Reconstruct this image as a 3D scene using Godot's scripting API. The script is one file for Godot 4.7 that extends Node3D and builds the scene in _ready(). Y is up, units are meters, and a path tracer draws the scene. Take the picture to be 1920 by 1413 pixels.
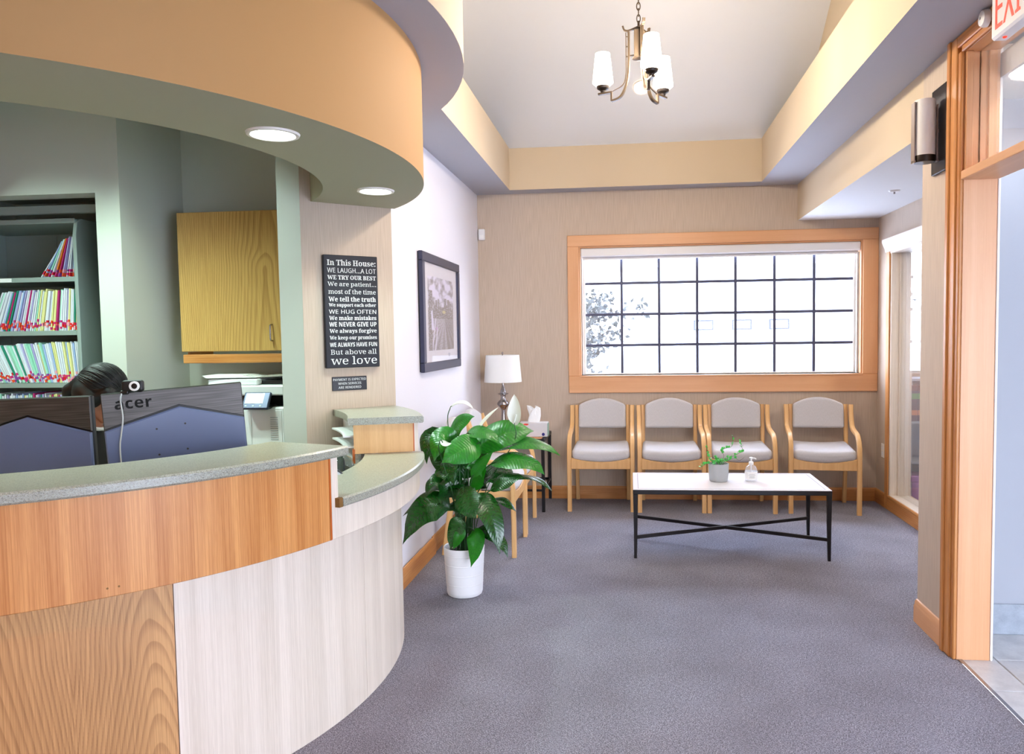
extends Node3D

# ---------------------------------------------------------------- scene order: camera, sky, lights, exposure; structure; objects; small details
const EYE := Vector3(0, 1.45, 0)
const DESK := Vector3(-2.595, 0, -3.12)     # centre of the round reception desk and of the drum above it
const SOFFIT := 2.69
const DRUM := 2.173
const BACK := -6.69
const NICHE := -4.21
const DIM := 1.0                             # one scale for every light; the exposure follows it

var M := {}
var rng := RandomNumberGenerator.new()
var taken := {}


# ================================================================ mesh builder
class MB:
	var p := PackedVector3Array()      # triangle corners
	var q := PackedVector2Array()
	var c := PackedColorArray()
	var t := Transform3D()
	var use_color := false
	var tint := Color.WHITE

	func tri(a: Vector3, b: Vector3, d: Vector3, ua := Vector2.ZERO, ub := Vector2.ZERO, ud := Vector2.ZERO) -> void:
		p.append(t * a); p.append(t * b); p.append(t * d)
		q.append(ua); q.append(ub); q.append(ud)
		if use_color:
			c.append(tint); c.append(tint); c.append(tint)

	# corners given counter-clockwise when seen from outside
	func quad(a: Vector3, b: Vector3, d: Vector3, e: Vector3, ua := Vector2.ZERO, ub := Vector2(1, 0), ud := Vector2(1, 1), ue := Vector2(0, 1)) -> void:
		tri(a, b, d, ua, ub, ud)
		tri(a, d, e, ua, ud, ue)

	func face(pts: Array, out: Vector3, u_axis: Vector3, v_axis: Vector3) -> void:
		var n := Vector3.ZERO
		for i in pts.size():
			n += (pts[i] as Vector3).cross(pts[(i + 1) % pts.size()])
		if n.dot(out) < 0:
			pts.reverse()
		for i in range(1, pts.size() - 1):
			var a: Vector3 = pts[0]
			var b: Vector3 = pts[i]
			var d: Vector3 = pts[i + 1]
			tri(a, b, d, Vector2(a.dot(u_axis), a.dot(v_axis)), Vector2(b.dot(u_axis), b.dot(v_axis)), Vector2(d.dot(u_axis), d.dot(v_axis)))

	# box with chamfered edges; the v of the texture runs along the longest side (grain), or along the axis given
	func box(lo: Vector3, hi: Vector3, bev := 0.0, grain := -1) -> void:
		var s := hi - lo
		var g := grain
		if g < 0:
			g = s.max_axis_index()
		var b := minf(bev, s[s.min_axis_index()] * 0.45)
		var ax := [Vector3.RIGHT, Vector3.UP, Vector3.BACK]
		var mid := (lo + hi) / 2
		var h := s / 2
		for k in 3:
			var i := (k + 1) % 3
			var j := (k + 2) % 3
			for sg in [-1.0, 1.0]:
				var pts := []
				for w in [[-1, -1], [1, -1], [1, 1], [-1, 1]]:
					var v := Vector3.ZERO
					v[k] = sg * h[k]; v[i] = w[0] * (h[i] - b); v[j] = w[1] * (h[j] - b)
					pts.append(mid + v)
				var va: int = g if g != k else j
				var ua: int = 3 - k - va
				face(pts, ax[k] * sg, ax[ua], ax[va])
		if b <= 0:
			return
		for k in 3:
			var i := (k + 1) % 3
			var j := (k + 2) % 3
			for si in [-1.0, 1.0]:
				for sj in [-1.0, 1.0]:
					var a := Vector3.ZERO
					a[i] = si * h[i]; a[j] = sj * (h[j] - b); a[k] = -(h[k] - b)
					var d := a
					d[i] = si * (h[i] - b); d[j] = sj * h[j]
					var a2 := a
					a2[k] = h[k] - b
					var d2 := d
					d2[k] = h[k] - b
					var o := Vector3.ZERO
					o[i] = si; o[j] = sj
					face([mid + a, mid + a2, mid + d2, mid + d], o, ax[i], ax[k])
		for sx in [-1.0, 1.0]:
			for sy in [-1.0, 1.0]:
				for sz in [-1.0, 1.0]:
					var o := Vector3(sx, sy, sz)
					face([mid + Vector3(sx * h.x, sy * (h.y - b), sz * (h.z - b)), mid + Vector3(sx * (h.x - b), sy * h.y, sz * (h.z - b)), mid + Vector3(sx * (h.x - b), sy * (h.y - b), sz * h.z)], o, ax[0], ax[1])

	func cbox(at: Vector3, size: Vector3, bev := 0.0, grain := -1) -> void:
		box(at - size / 2, at + size / 2, bev, grain)

	# soft box: every edge rounded with radius r; n cuts in the flat part
	func soft(size: Vector3, r: float, n: int, bend = null) -> void:
		var h := size / 2
		var cut := []
		for k in 3:
			var rr := minf(r, h[k] * 0.999)
			var inner := h[k] - rr
			var l := [-h[k], -inner - rr * 0.62, -inner - rr * 0.27, -inner]
			var m: int = n if inner > 0.002 else 1
			for i in range(1, m):
				l.append(lerpf(-inner, inner, i / float(m)))
			l.append_array([inner, inner + rr * 0.27, inner + rr * 0.62, h[k]])
			cut.append(l)
		var ins := Vector3(maxf(h.x - r, 0.0), maxf(h.y - r, 0.0), maxf(h.z - r, 0.0))
		for k in 3:
			var i := (k + 1) % 3
			var j := (k + 2) % 3
			for sg in [-1.0, 1.0]:
				var rows := []
				for a in cut[i]:
					var row := []
					for b in cut[j]:
						var v := Vector3.ZERO
						v[k] = sg * h[k]; v[i] = a; v[j] = b
						var e := v.clamp(-ins, ins)
						var f := v - e
						var w := Vector3.ZERO
						var rx := Vector3(minf(r, h.x), minf(r, h.y), minf(r, h.z))
						f = f / rx
						w = e + f.normalized() * rx
						if bend != null:
							w = bend.call(w)
						row.append(w)
					rows.append(row)
				for a in rows.size() - 1:
					for b in rows[0].size() - 1:
						var pa: Vector3 = rows[a][b]
						var pb: Vector3 = rows[a + 1][b]
						var pc: Vector3 = rows[a + 1][b + 1]
						var pd: Vector3 = rows[a][b + 1]
						var ua := Vector2(pa[i], pa[j]); var ub := Vector2(pb[i], pb[j]); var uc := Vector2(pc[i], pc[j]); var ud := Vector2(pd[i], pd[j])
						if sg > 0:
							quad(pa, pb, pc, pd, ua, ub, uc, ud)
						else:
							quad(pd, pc, pb, pa, ud, uc, ub, ua)

	# outline in the x-y plane (counter-clockwise), pushed from z0 to z1
	func prism(poly: PackedVector2Array, z0: float, z1: float, bev := 0.0, caps := true, sides := true) -> void:
		var pl := poly
		if area(pl) < 0:
			pl = pl.duplicate()
			pl.reverse()
		var capp := pl
		if bev > 0:
			capp = inset(pl, bev)
		if caps:
			var ix := Geometry2D.triangulate_polygon(capp)
			for i in range(0, ix.size(), 3):
				var a := capp[ix[i]]; var b := capp[ix[i + 1]]; var d := capp[ix[i + 2]]
				if (b - a).cross(d - a) < 0:
					var w := b; b = d; d = w
				tri(Vector3(a.x, a.y, z1), Vector3(b.x, b.y, z1), Vector3(d.x, d.y, z1), a, b, d)
				tri(Vector3(a.x, a.y, z0), Vector3(d.x, d.y, z0), Vector3(b.x, b.y, z0), a, d, b)
		var u := 0.0
		for i in pl.size():
			var a := pl[i]; var b := pl[(i + 1) % pl.size()]
			var ca := capp[i]; var cb := capp[(i + 1) % pl.size()]
			var u2 := u + a.distance_to(b)
			if sides:
				quad(Vector3(a.x, a.y, z0 + bev), Vector3(b.x, b.y, z0 + bev), Vector3(b.x, b.y, z1 - bev), Vector3(a.x, a.y, z1 - bev), Vector2(u, z0), Vector2(u2, z0), Vector2(u2, z1), Vector2(u, z1))
			if bev > 0:
				quad(Vector3(a.x, a.y, z1 - bev), Vector3(b.x, b.y, z1 - bev), Vector3(cb.x, cb.y, z1), Vector3(ca.x, ca.y, z1), Vector2(u, z1), Vector2(u2, z1), Vector2(u2, z1), Vector2(u, z1))
				quad(Vector3(ca.x, ca.y, z0), Vector3(cb.x, cb.y, z0), Vector3(b.x, b.y, z0 + bev), Vector3(a.x, a.y, z0 + bev), Vector2(u, z0), Vector2(u2, z0), Vector2(u2, z0), Vector2(u, z0))
			u = u2

	static func area(pl: PackedVector2Array) -> float:
		var s := 0.0
		for i in pl.size():
			s += pl[i].cross(pl[(i + 1) % pl.size()])
		return s / 2

	static func inset(pl: PackedVector2Array, d: float) -> PackedVector2Array:
		var out := PackedVector2Array()
		var n := pl.size()
		for i in n:
			var e0 := (pl[i] - pl[(i + n - 1) % n]).normalized()
			var e1 := (pl[(i + 1) % n] - pl[i]).normalized()
			var n0 := Vector2(-e0.y, e0.x)
			var n1 := Vector2(-e1.y, e1.x)
			var m := (n0 + n1)
			var l := m.length_squared()
			out.append(pl[i] + (m * (2.0 * d / l) if l > 0.2 else n0 * d))
		return out

	# profile of (radius, height) points from bottom to top, turned about y
	func lathe(prof: Array, seg := 24, y_turn := 0.0) -> void:
		for i in prof.size() - 1:
			var a: Vector2 = prof[i]
			var b: Vector2 = prof[i + 1]
			for k in seg:
				var s0 := y_turn + TAU * k / seg
				var s1 := y_turn + TAU * (k + 1) / seg
				var d0 := Vector3(cos(s0), 0, -sin(s0))
				var d1 := Vector3(cos(s1), 0, -sin(s1))
				var u0 := float(k) / seg
				var u1 := float(k + 1) / seg
				var a0 := d0 * a.x + Vector3.UP * a.y
				var a1 := d1 * a.x + Vector3.UP * a.y
				var b0 := d0 * b.x + Vector3.UP * b.y
				var b1 := d1 * b.x + Vector3.UP * b.y
				if a.x > 1e-6:
					tri(a0, a1, b1, Vector2(u0, a.y), Vector2(u1, a.y), Vector2(u1, b.y))
				if b.x > 1e-6:
					tri(a0, b1, b0, Vector2(u0, a.y), Vector2(u1, b.y), Vector2(u0, b.y))

	# round tube along a path; radius a number or an array
	func tube(path: Array, radius, seg := 8, caps := true) -> void:
		var n := path.size()
		var rings := []
		var prev := Vector3.ZERO
		var run := 0.0
		for i in n:
			var a: Vector3 = path[maxi(i - 1, 0)]
			var b: Vector3 = path[mini(i + 1, n - 1)]
			var tg := (b - a).normalized()
			if prev == Vector3.ZERO:
				prev = tg.cross(Vector3.UP if absf(tg.y) < 0.9 else Vector3.RIGHT)
			var s := (prev - tg * prev.dot(tg)).normalized()
			prev = s
			var w := tg.cross(s)
			var r: float = radius[i] if radius is Array else radius
			var ring := []
			for k in seg:
				var an := TAU * k / seg
				ring.append((path[i] as Vector3) + (s * cos(an) + w * sin(an)) * r)
			rings.append(ring)
		for i in n - 1:
			var l: float = (path[i + 1] as Vector3).distance_to(path[i])
			for k in seg:
				var k2 := (k + 1) % seg
				quad(rings[i][k], rings[i][k2], rings[i + 1][k2], rings[i + 1][k], Vector2(float(k) / seg, run), Vector2(float(k + 1) / seg, run), Vector2(float(k + 1) / seg, run + l), Vector2(float(k) / seg, run + l))
			run += l
		if caps:
			for k in range(1, seg - 1):
				tri(rings[0][0], rings[0][k + 1], rings[0][k])
				tri(rings[n - 1][0], rings[n - 1][k], rings[n - 1][k + 1])

	# closed flat outline (across = side vector given, other = in the plane of bending) swept along a path
	func sweep(path: Array, prof: PackedVector2Array, side: Vector3, scale_at := []) -> void:
		var n := path.size()
		var rings := []
		var run := [0.0]
		for i in n:
			var a: Vector3 = path[maxi(i - 1, 0)]
			var b: Vector3 = path[mini(i + 1, n - 1)]
			var tg := (b - a).normalized()
			var sd := (side - tg * side.dot(tg)).normalized()
			var up := sd.cross(tg)
			var ring := []
			var k: float = scale_at[i] if scale_at.size() else 1.0
			for w in prof:
				ring.append((path[i] as Vector3) + sd * w.x * k + up * w.y * k)
			rings.append(ring)
			if i:
				run.append(run[i - 1] + (path[i] as Vector3).distance_to(path[i - 1]))
		var m := prof.size()
		for i in n - 1:
			var u := 0.0
			for k in m:
				var k2 := (k + 1) % m
				var u2 := u + prof[k].distance_to(prof[k2])
				quad(rings[i][k2], rings[i][k], rings[i + 1][k], rings[i + 1][k2], Vector2(u2, run[i]), Vector2(u, run[i]), Vector2(u, run[i + 1]), Vector2(u2, run[i + 1]))
				u = u2
		for k in range(1, m - 1):
			tri(rings[0][0], rings[0][k], rings[0][k + 1], prof[0], prof[k], prof[k + 1])
			tri(rings[n - 1][0], rings[n - 1][k + 1], rings[n - 1][k], prof[0], prof[k + 1], prof[k])

	# ring sector about the y axis; angles in degrees, counted towards -z
	func arc(r0: float, r1: float, y0: float, y1: float, d0: float, d1: float, seg: int, bev := 0.0, v_round := false) -> void:
		var outline := [Vector2(r0, y0), Vector2(r1 - bev, y0), Vector2(r1, y0 + bev), Vector2(r1, y1 - bev), Vector2(r1 - bev, y1), Vector2(r0, y1)]
		if bev <= 0:
			outline = [Vector2(r0, y0), Vector2(r1, y0), Vector2(r1, y1), Vector2(r0, y1)]
		var m := outline.size()
		for k in seg:
			var s0 := deg_to_rad(lerpf(d0, d1, k / float(seg)))
			var s1 := deg_to_rad(lerpf(d0, d1, (k + 1) / float(seg)))
			var e0 := Vector3(cos(s0), 0, -sin(s0))
			var e1 := Vector3(cos(s1), 0, -sin(s1))
			for i in m:
				var a: Vector2 = outline[i]
				var b: Vector2 = outline[(i + 1) % m]
				var up := Vector3.UP
				var ua := Vector2(s0 * r1, a.y); var ub := Vector2(s1 * r1, a.y); var uc := Vector2(s1 * r1, b.y); var ud := Vector2(s0 * r1, b.y)
				if absf(b.x - a.x) > absf(b.y - a.y):
					ua = Vector2(s0 * a.x, a.x); ub = Vector2(s1 * a.x, a.x); uc = Vector2(s1 * b.x, b.x); ud = Vector2(s0 * b.x, b.x)
				if v_round:
					ua = Vector2(ua.y, ua.x); ub = Vector2(ub.y, ub.x); uc = Vector2(uc.y, uc.x); ud = Vector2(ud.y, ud.x)
				quad(e0 * a.x + up * a.y, e1 * a.x + up * a.y, e1 * b.x + up * b.y, e0 * b.x + up * b.y, ua, ub, uc, ud)
		for w in [[d0, -1.0], [d1, 1.0]]:
			if absf(absf(d1 - d0) - 360.0) < 0.01:
				break
			var s := deg_to_rad(w[0])
			var e := Vector3(cos(s), 0, -sin(s))
			var o: Vector3 = Vector3(-sin(s), 0, -cos(s)) * w[1] * signf(d1 - d0)
			var pts := []
			for a in outline:
				pts.append(e * a.x + Vector3.UP * a.y)
			face(pts, o, e, Vector3.UP)

	# finish: corner normals shared where faces meet at less than the angle
	func mesh(angle := 40.0) -> ArrayMesh:
		var n := p.size()
		var fn := PackedVector3Array()
		fn.resize(n / 3)
		var at := {}
		var key := PackedInt32Array()
		key.resize(n)
		var lists := []
		for f in n / 3:
			fn[f] = (p[f * 3 + 1] - p[f * 3]).cross(p[f * 3 + 2] - p[f * 3])
		for i in n:
			var w := Vector3i((p[i] * 20000.0).round())
			var k: int = at.get(w, -1)
			if k < 0:
				k = lists.size()
				at[w] = k
				lists.append(PackedInt32Array())
			lists[k].append(i / 3)
			key[i] = k
		var unit := PackedVector3Array()
		unit.resize(n / 3)
		for f in n / 3:
			unit[f] = fn[f].normalized()
		var lim := cos(deg_to_rad(angle))
		var vv := PackedVector3Array(); vv.resize(n)
		var nn := PackedVector3Array(); nn.resize(n)
		var uu := PackedVector2Array(); uu.resize(n)
		var cc := PackedColorArray()
		if use_color:
			cc.resize(n)
		for f in n / 3:
			for s in 3:
				var i := f * 3 + s
				var sum := Vector3.ZERO
				var l: PackedInt32Array = lists[key[i]]
				if l.size() > 40:
					sum = fn[f]
				else:
					for g in l:
						if unit[g].dot(unit[f]) > lim:
							sum += fn[g]
				var o: int = f * 3 + [0, 2, 1][s]      # Godot's front faces run clockwise
				vv[o] = p[i]
				nn[o] = sum.normalized() if sum.length_squared() > 0 else Vector3.UP
				uu[o] = q[i]
				if use_color:
					cc[o] = c[i]
		var a := []
		a.resize(Mesh.ARRAY_MAX)
		a[Mesh.ARRAY_VERTEX] = vv
		a[Mesh.ARRAY_NORMAL] = nn
		a[Mesh.ARRAY_TEX_UV] = uu
		if use_color:
			a[Mesh.ARRAY_COLOR] = cc
		var am := ArrayMesh.new()
		am.add_surface_from_arrays(Mesh.PRIMITIVE_TRIANGLES, a)
		return am


# ================================================================ naming and placing
func numbered(called: String) -> String:
	var k: int = taken.get(called, 0)
	taken[called] = k + 1
	return called if k == 0 else "%s_%03d" % [called, k]


func thing(called: String, label: String, category: String, at := Vector3.ZERO, turn := 0.0, group := "") -> Node3D:
	var o := Node3D.new()
	o.name = numbered(called)
	add_child(o)
	o.position = at
	o.rotation.y = turn
	tag(o, label, category, group)
	return o


func tag(o: Node, label: String, category: String, group := "", kind := "") -> void:
	if label: o.set_meta("label", label)
	if category: o.set_meta("category", category)
	if group: o.set_meta("group", group)
	if kind: o.set_meta("kind", kind)


func put(called: String, mesh: Mesh, mat: Material, parent: Node = self, at := Transform3D()) -> MeshInstance3D:
	var o := MeshInstance3D.new()
	o.mesh = mesh
	o.material_override = null
	for k in mesh.get_surface_count():
		o.set_surface_override_material(k, mat)
	o.transform = at
	if parent == self:
		o.name = numbered(called)
		add_child(o)
	else:
		o.name = called
		parent.add_child(o, true)
	return o


func obj(called: String, mb: MB, mat: Material, parent: Node = self, angle := 40.0) -> MeshInstance3D:
	return put(called, mb.mesh(angle), mat, parent)


func struct(called: String, mb: MB, mat: Material, parent: Node = self, label := "", angle := 40.0) -> MeshInstance3D:
	var o := obj(called, mb, mat, parent, angle)
	if parent == self:
		o.set_meta("kind", "structure")
		if label: o.set_meta("label", label)
	return o


func one(called: String, mb: MB, mat: Material, label: String, category: String, group := "", angle := 40.0) -> MeshInstance3D:
	var o := obj(called, mb, mat, self, angle)
	tag(o, label, category, group)
	return o


func dup(root: Node3D, at: Vector3, turn: float, label := "", group := "") -> Node3D:
	var r: Node3D = root.duplicate()
	var base := String(root.name)
	if base.length() > 4 and base[-4] == "_" and base.right(3).is_valid_int():
		base = base.left(base.length() - 4)
	r.name = numbered(base)
	add_child(r)
	r.position = at
	r.rotation.y = turn
	if label: r.set_meta("label", label)
	if group: r.set_meta("group", group)
	return r


func bez(a: Vector3, b: Vector3, c: Vector3, n: int) -> Array:
	var l := []
	for i in n + 1:
		var s := i / float(n)
		l.append(a.lerp(b, s).lerp(b.lerp(c, s), s))
	return l


func spline(pts: Array, n := 6) -> Array:
	var l := []
	for i in pts.size() - 1:
		var a: Vector3 = pts[maxi(i - 1, 0)]
		var b: Vector3 = pts[i]
		var c: Vector3 = pts[i + 1]
		var d: Vector3 = pts[mini(i + 2, pts.size() - 1)]
		for k in n:
			l.append(b.cubic_interpolate(c, a, d, k / float(n)))
	l.append(pts[-1])
	return l


func rect2(w: float, h: float, bev := 0.0) -> PackedVector2Array:
	if bev <= 0:
		return PackedVector2Array([Vector2(-w / 2, -h / 2), Vector2(w / 2, -h / 2), Vector2(w / 2, h / 2), Vector2(-w / 2, h / 2)])
	var x := w / 2
	var y := h / 2
	return PackedVector2Array([Vector2(-x + bev, -y), Vector2(x - bev, -y), Vector2(x, -y + bev), Vector2(x, y - bev), Vector2(x - bev, y), Vector2(-x + bev, y), Vector2(-x, y - bev), Vector2(-x, -y + bev)])


func desk_at(r: float, deg: float, y := 0.0) -> Vector3:
	var s := deg_to_rad(deg)
	return DESK + Vector3(cos(s) * r, y, -sin(s) * r)


func words(text: String, font: String, weight: int, parent: Node, at: Transform3D, width: float, height: float, mat: Material, depth := 0.0015, italic := false, called := "lettering") -> MeshInstance3D:
	var f := SystemFont.new()
	f.font_names = PackedStringArray([font])
	f.font_weight = weight
	f.font_italic = italic
	var tm := TextMesh.new()
	tm.text = text
	tm.font = f
	tm.font_size = 48
	tm.pixel_size = 0.001
	tm.depth = depth
	tm.curve_step = 1.2
	var bb := tm.get_aabb()
	var k := Vector3(width / maxf(bb.size.x, 1e-4), height / maxf(bb.size.y, 1e-4), 1)
	var o := put(called, tm, mat, parent)
	var c := bb.get_center()
	o.transform = at * Transform3D(Basis.from_scale(k), Vector3(-c.x * k.x, -c.y * k.y, 0))
	return o


# ================================================================ materials
func mat(called: String, col: Color, rough := 0.6, metal := 0.0) -> StandardMaterial3D:
	var m := StandardMaterial3D.new()
	m.resource_name = called
	m.albedo_color = col
	m.roughness = rough
	m.metallic = metal
	M[called] = m
	return m


func textured(called: String, tex: Texture2D, scale: Vector2, rough := 0.6, tri := false, world := true) -> StandardMaterial3D:
	var m := mat(called, Color.WHITE, rough)
	m.albedo_texture = tex
	m.uv1_scale = Vector3(scale.x, scale.y, scale.x)
	if tri:
		m.uv1_triplanar = true
		m.uv1_world_triplanar = world
		m.uv1_scale = Vector3(scale.x, scale.y, scale.x)
		m.uv1_triplanar_sharpness = 8.0
	return m


func bump(m: StandardMaterial3D, tex: Texture2D, cm: float) -> void:
	m.heightmap_enabled = true
	m.heightmap_texture = tex
	m.heightmap_scale = cm


func noise(w: int, h: int, freq: float, sd: int, oct := 3) -> Image:
	var f := FastNoiseLite.new()
	f.seed = sd
	f.noise_type = FastNoiseLite.TYPE_SIMPLEX_SMOOTH
	f.frequency = freq
	f.fractal_octaves = oct
	var im := f.get_seamless_image(w, h, false, false, 0.15)
	im.convert(Image.FORMAT_L8)
	return im


func stretched(w0: int, h0: int, w: int, h: int, freq: float, sd: int, oct := 3) -> PackedByteArray:
	# the small seamless noise is laid side by side before it is stretched, so that the seams stay closed
	var im := noise(w0, h0, freq, sd, oct)
	var kx := 1 if w0 == w else 3
	var ky := 1 if h0 == h else 3
	var big := Image.create(w0 * kx, h0 * ky, false, Image.FORMAT_L8)
	for x in kx:
		for y in ky:
			big.blit_rect(im, Rect2i(0, 0, w0, h0), Vector2i(x * w0, y * h0))
	big.resize(w * kx, h * ky, Image.INTERPOLATE_CUBIC)
	return big.get_region(Rect2i(w * (kx / 2), h * (ky / 2), w, h)).get_data()


func tex_of(im: Image) -> ImageTexture:
	return ImageTexture.create_from_image(im)


func mix_image(w: int, h: int, layers: Array, dark: Color, light: Color, bias := 0.0) -> Image:
	# layers: [bytes, weight]; value = 0.5 + sum(weight * (n - mean))
	var out := PackedByteArray()
	out.resize(w * h * 3)
	var lut := []
	for i in 256:
		var c := dark.lerp(light, i / 255.0)
		lut.append([c.r8, c.g8, c.b8])
	var means := []
	for l in layers:
		var s := 0
		var by: PackedByteArray = l[0]
		for i in range(0, by.size(), 37):
			s += by[i]
		means.append(s / float((by.size() + 36) / 37))
	for i in w * h:
		var v := 127.5 + bias * 255.0
		for k in layers.size():
			v += layers[k][1] * (layers[k][0][i] - means[k])
		var e = lut[clampi(int(v), 0, 255)]
		out[i * 3] = e[0]; out[i * 3 + 1] = e[1]; out[i * 3 + 2] = e[2]
	return Image.create_from_data(w, h, false, Image.FORMAT_RGB8, out)


func cathedral(w: int, h: int, sd: int, dark: Color, light: Color, leaves: float, rings: float, tall: float, deep: float) -> Image:
	# plain-sawn veneer: nested arches of fine lines, book-matched across the width
	var wob := stretched(24, 12, w, h, 0.06, sd, 2)
	var wide := stretched(16, 8, w, h, 0.05, sd + 3, 1)
	var fine := stretched(w, 12, w, h, 0.35, sd + 5, 2)
	var out := PackedByteArray()
	out.resize(w * h * 3)
	for y in h:
		for x in w:
			var i := y * w + x
			var u := x / float(w)
			var v := y / float(h)
			var leaf := absf(fposmod(u * leaves + 0.3, 1.0) - 0.5) * 2.0
			var f := pow(leaf, 1.6) * rings + v * tall + (wob[i] - 128) / 128.0 * 0.7 + (wide[i] - 128) / 128.0 * 0.9
			var s := fposmod(f, 1.0)
			var line := smoothstep(0.35, 0.92, s) * (1.0 - smoothstep(0.92, 1.0, s))
			var g := clampf(1.0 - line * deep - (fine[i] - 128) / 128.0 * 0.30 - 0.12 - (wide[i] - 128) / 128.0 * 0.15, 0.0, 1.0)
			var c := dark.lerp(light, g)
			out[i * 3] = c.r8; out[i * 3 + 1] = c.g8; out[i * 3 + 2] = c.b8
	return Image.create_from_data(w, h, false, Image.FORMAT_RGB8, out)


func speckle(w: int, h: int, sd: int, base: Color, spots: Array, count: int) -> Image:
	var r := RandomNumberGenerator.new()
	r.seed = sd
	var im := Image.create(w, h, false, Image.FORMAT_RGB8)
	im.fill(base)
	for i in count:
		var c: Color = spots[r.randi() % spots.size()]
		var s := r.randi_range(1, 3)
		im.fill_rect(Rect2i(r.randi() % w, r.randi() % h, s, r.randi_range(1, 3)), c)
	return im


func make_materials() -> void:
	# ---- woods
	var grain_a := stretched(512, 10, 512, 512, 0.18, 3, 3)
	var grain_b := stretched(128, 6, 512, 512, 0.06, 8, 2)
	var pores := stretched(512, 40, 512, 512, 0.45, 21, 2)
	var oak := mix_image(512, 512, [[grain_a, 0.75], [grain_b, 0.7], [pores, 0.35]], Color(0.69, 0.43, 0.20), Color(0.86, 0.62, 0.37))
	var oak_t := tex_of(oak)
	textured("oak", oak_t, Vector2(2.2, 1.1), 0.42)
	var pale := mix_image(512, 512, [[grain_a, 0.6], [grain_b, 0.6], [pores, 0.4]], Color(0.81, 0.755, 0.685), Color(0.92, 0.87, 0.81))
	var pale_t := tex_of(pale)
	textured("pale_oak", pale_t, Vector2(1.6, 0.8), 0.38)
	var beech := mix_image(512, 512, [[grain_a, 0.4], [grain_b, 0.5], [pores, 0.3]], Color(0.79, 0.59, 0.36), Color(0.90, 0.73, 0.50))
	textured("beech", tex_of(beech), Vector2(3.0, 1.5), 0.4)
	var maple := mix_image(512, 512, [[grain_a, 0.3], [grain_b, 0.45], [pores, 0.2]], Color(0.83, 0.60, 0.41), Color(0.90, 0.70, 0.52))
	textured("maple", tex_of(maple), Vector2(2.0, 1.0), 0.4)
	var cath := cathedral(512, 768, 31, Color(0.52, 0.35, 0.19), Color(0.80, 0.61, 0.40), 2.0, 12.0, 10.0, 0.34)
	textured("figured_oak", tex_of(cath), Vector2(1.25, 1.1), 0.42)
	var door := cathedral(512, 768, 77, Color(0.60, 0.43, 0.20), Color(0.84, 0.68, 0.40), 1.0, 24.0, 3.5, 0.38)
	textured("cabinet_oak", tex_of(door), Vector2(1.1, 0.9), 0.45)
	mat("raw_brown", Color(0.48, 0.34, 0.14), 0.7)
	mat("edge_orange", Color(0.72, 0.36, 0.10), 0.45)
	# ---- walls, ceilings, floors
	var wp_a := stretched(512, 8, 512, 512, 0.30, 41, 2)
	var wp_b := stretched(256, 10, 512, 512, 0.3, 44, 2)
	var wp := mix_image(512, 512, [[wp_a, 0.7], [wp_b, 0.5]], Color(0.70, 0.63, 0.555), Color(0.82, 0.75, 0.675))
	var wpt := tex_of(wp)
	var m := textured("wallpaper", wpt, Vector2(2.4, 1.6), 0.75, true)
	bump(m, wpt, 0.08)
	m = textured("wallpaper_own", wpt, Vector2(2.4, 1.6), 0.75, true, false)
	bump(m, wpt, 0.08)
	mat("strip_paint", Color(0.74, 0.76, 0.70), 0.75)
	mat("left_wall", Color(0.87, 0.86, 0.88), 0.7)
	bump(M.left_wall, wpt, 0.08)
	M.left_wall.uv1_triplanar = true
	M.left_wall.uv1_world_triplanar = true
	M.left_wall.uv1_scale = Vector3(2.4, 1.6, 2.4)
	mat("pale_bronze", Color(0.58, 0.52, 0.48), 0.4, 0.4)
	mat("cream_paint", Color(0.80, 0.725, 0.61), 0.75)
	mat("drum_paint", Color(0.74, 0.56, 0.345), 0.75)
	mat("ceiling_paint", Color(0.86, 0.86, 0.86), 0.85)
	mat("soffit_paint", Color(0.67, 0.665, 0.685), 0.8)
	mat("drum_soffit_paint", Color(0.66, 0.645, 0.54), 0.8)
	mat("office_paint", Color(0.72, 0.74, 0.66), 0.75)
	mat("niche_paint", Color(0.78, 0.79, 0.74), 0.75)
	mat("hall_paint", Color(0.66, 0.675, 0.705), 0.75)
	mat("white_trim", Color(0.93, 0.90, 0.86), 0.5)
	mat("dark_void", Color(0.06, 0.055, 0.05), 0.9)
	var cp_a := noise(512, 512, 0.20, 51, 2).get_data()
	var cp_b := noise(512, 512, 0.06, 52, 3).get_data()
	var carpet := mix_image(512, 512, [[cp_a, 1.3], [cp_b, 0.3]], Color(0.34, 0.33, 0.365), Color(0.72, 0.71, 0.76))
	var ct := tex_of(carpet)
	m = textured("carpet", ct, Vector2(1.5, 1.5), 0.95, true)
	bump(m, ct, 0.5)
	var big := noise(256, 256, 0.02, 55, 3)
	m.detail_enabled = true
	m.detail_uv_layer = BaseMaterial3D.DETAIL_UV_2
	m.uv2_triplanar = true
	m.uv2_world_triplanar = true
	m.uv2_scale = Vector3(0.4, 0.4, 0.4)
	m.detail_blend_mode = BaseMaterial3D.BLEND_MODE_MUL
	var soil := mix_image(256, 256, [[big.get_data(), 0.9]], Color(0.88, 0.87, 0.86), Color(1, 1, 1))
	m.detail_albedo = tex_of(soil)
	var tl := mix_image(256, 256, [[noise(256, 256, 0.02, 61, 4).get_data(), 0.8], [noise(256, 256, 0.2, 62, 2).get_data(), 0.25]], Color(0.70, 0.70, 0.71), Color(0.86, 0.86, 0.86))
	textured("floor_tile", tex_of(tl), Vector2(1.3, 1.3), 0.3, true)
	mat("grout", Color(0.55, 0.55, 0.56), 0.8)
	textured("base_tile", tex_of(tl), Vector2(2.1, 2.1), 0.35, true).albedo_color = Color(0.80, 0.84, 0.88)
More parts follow.
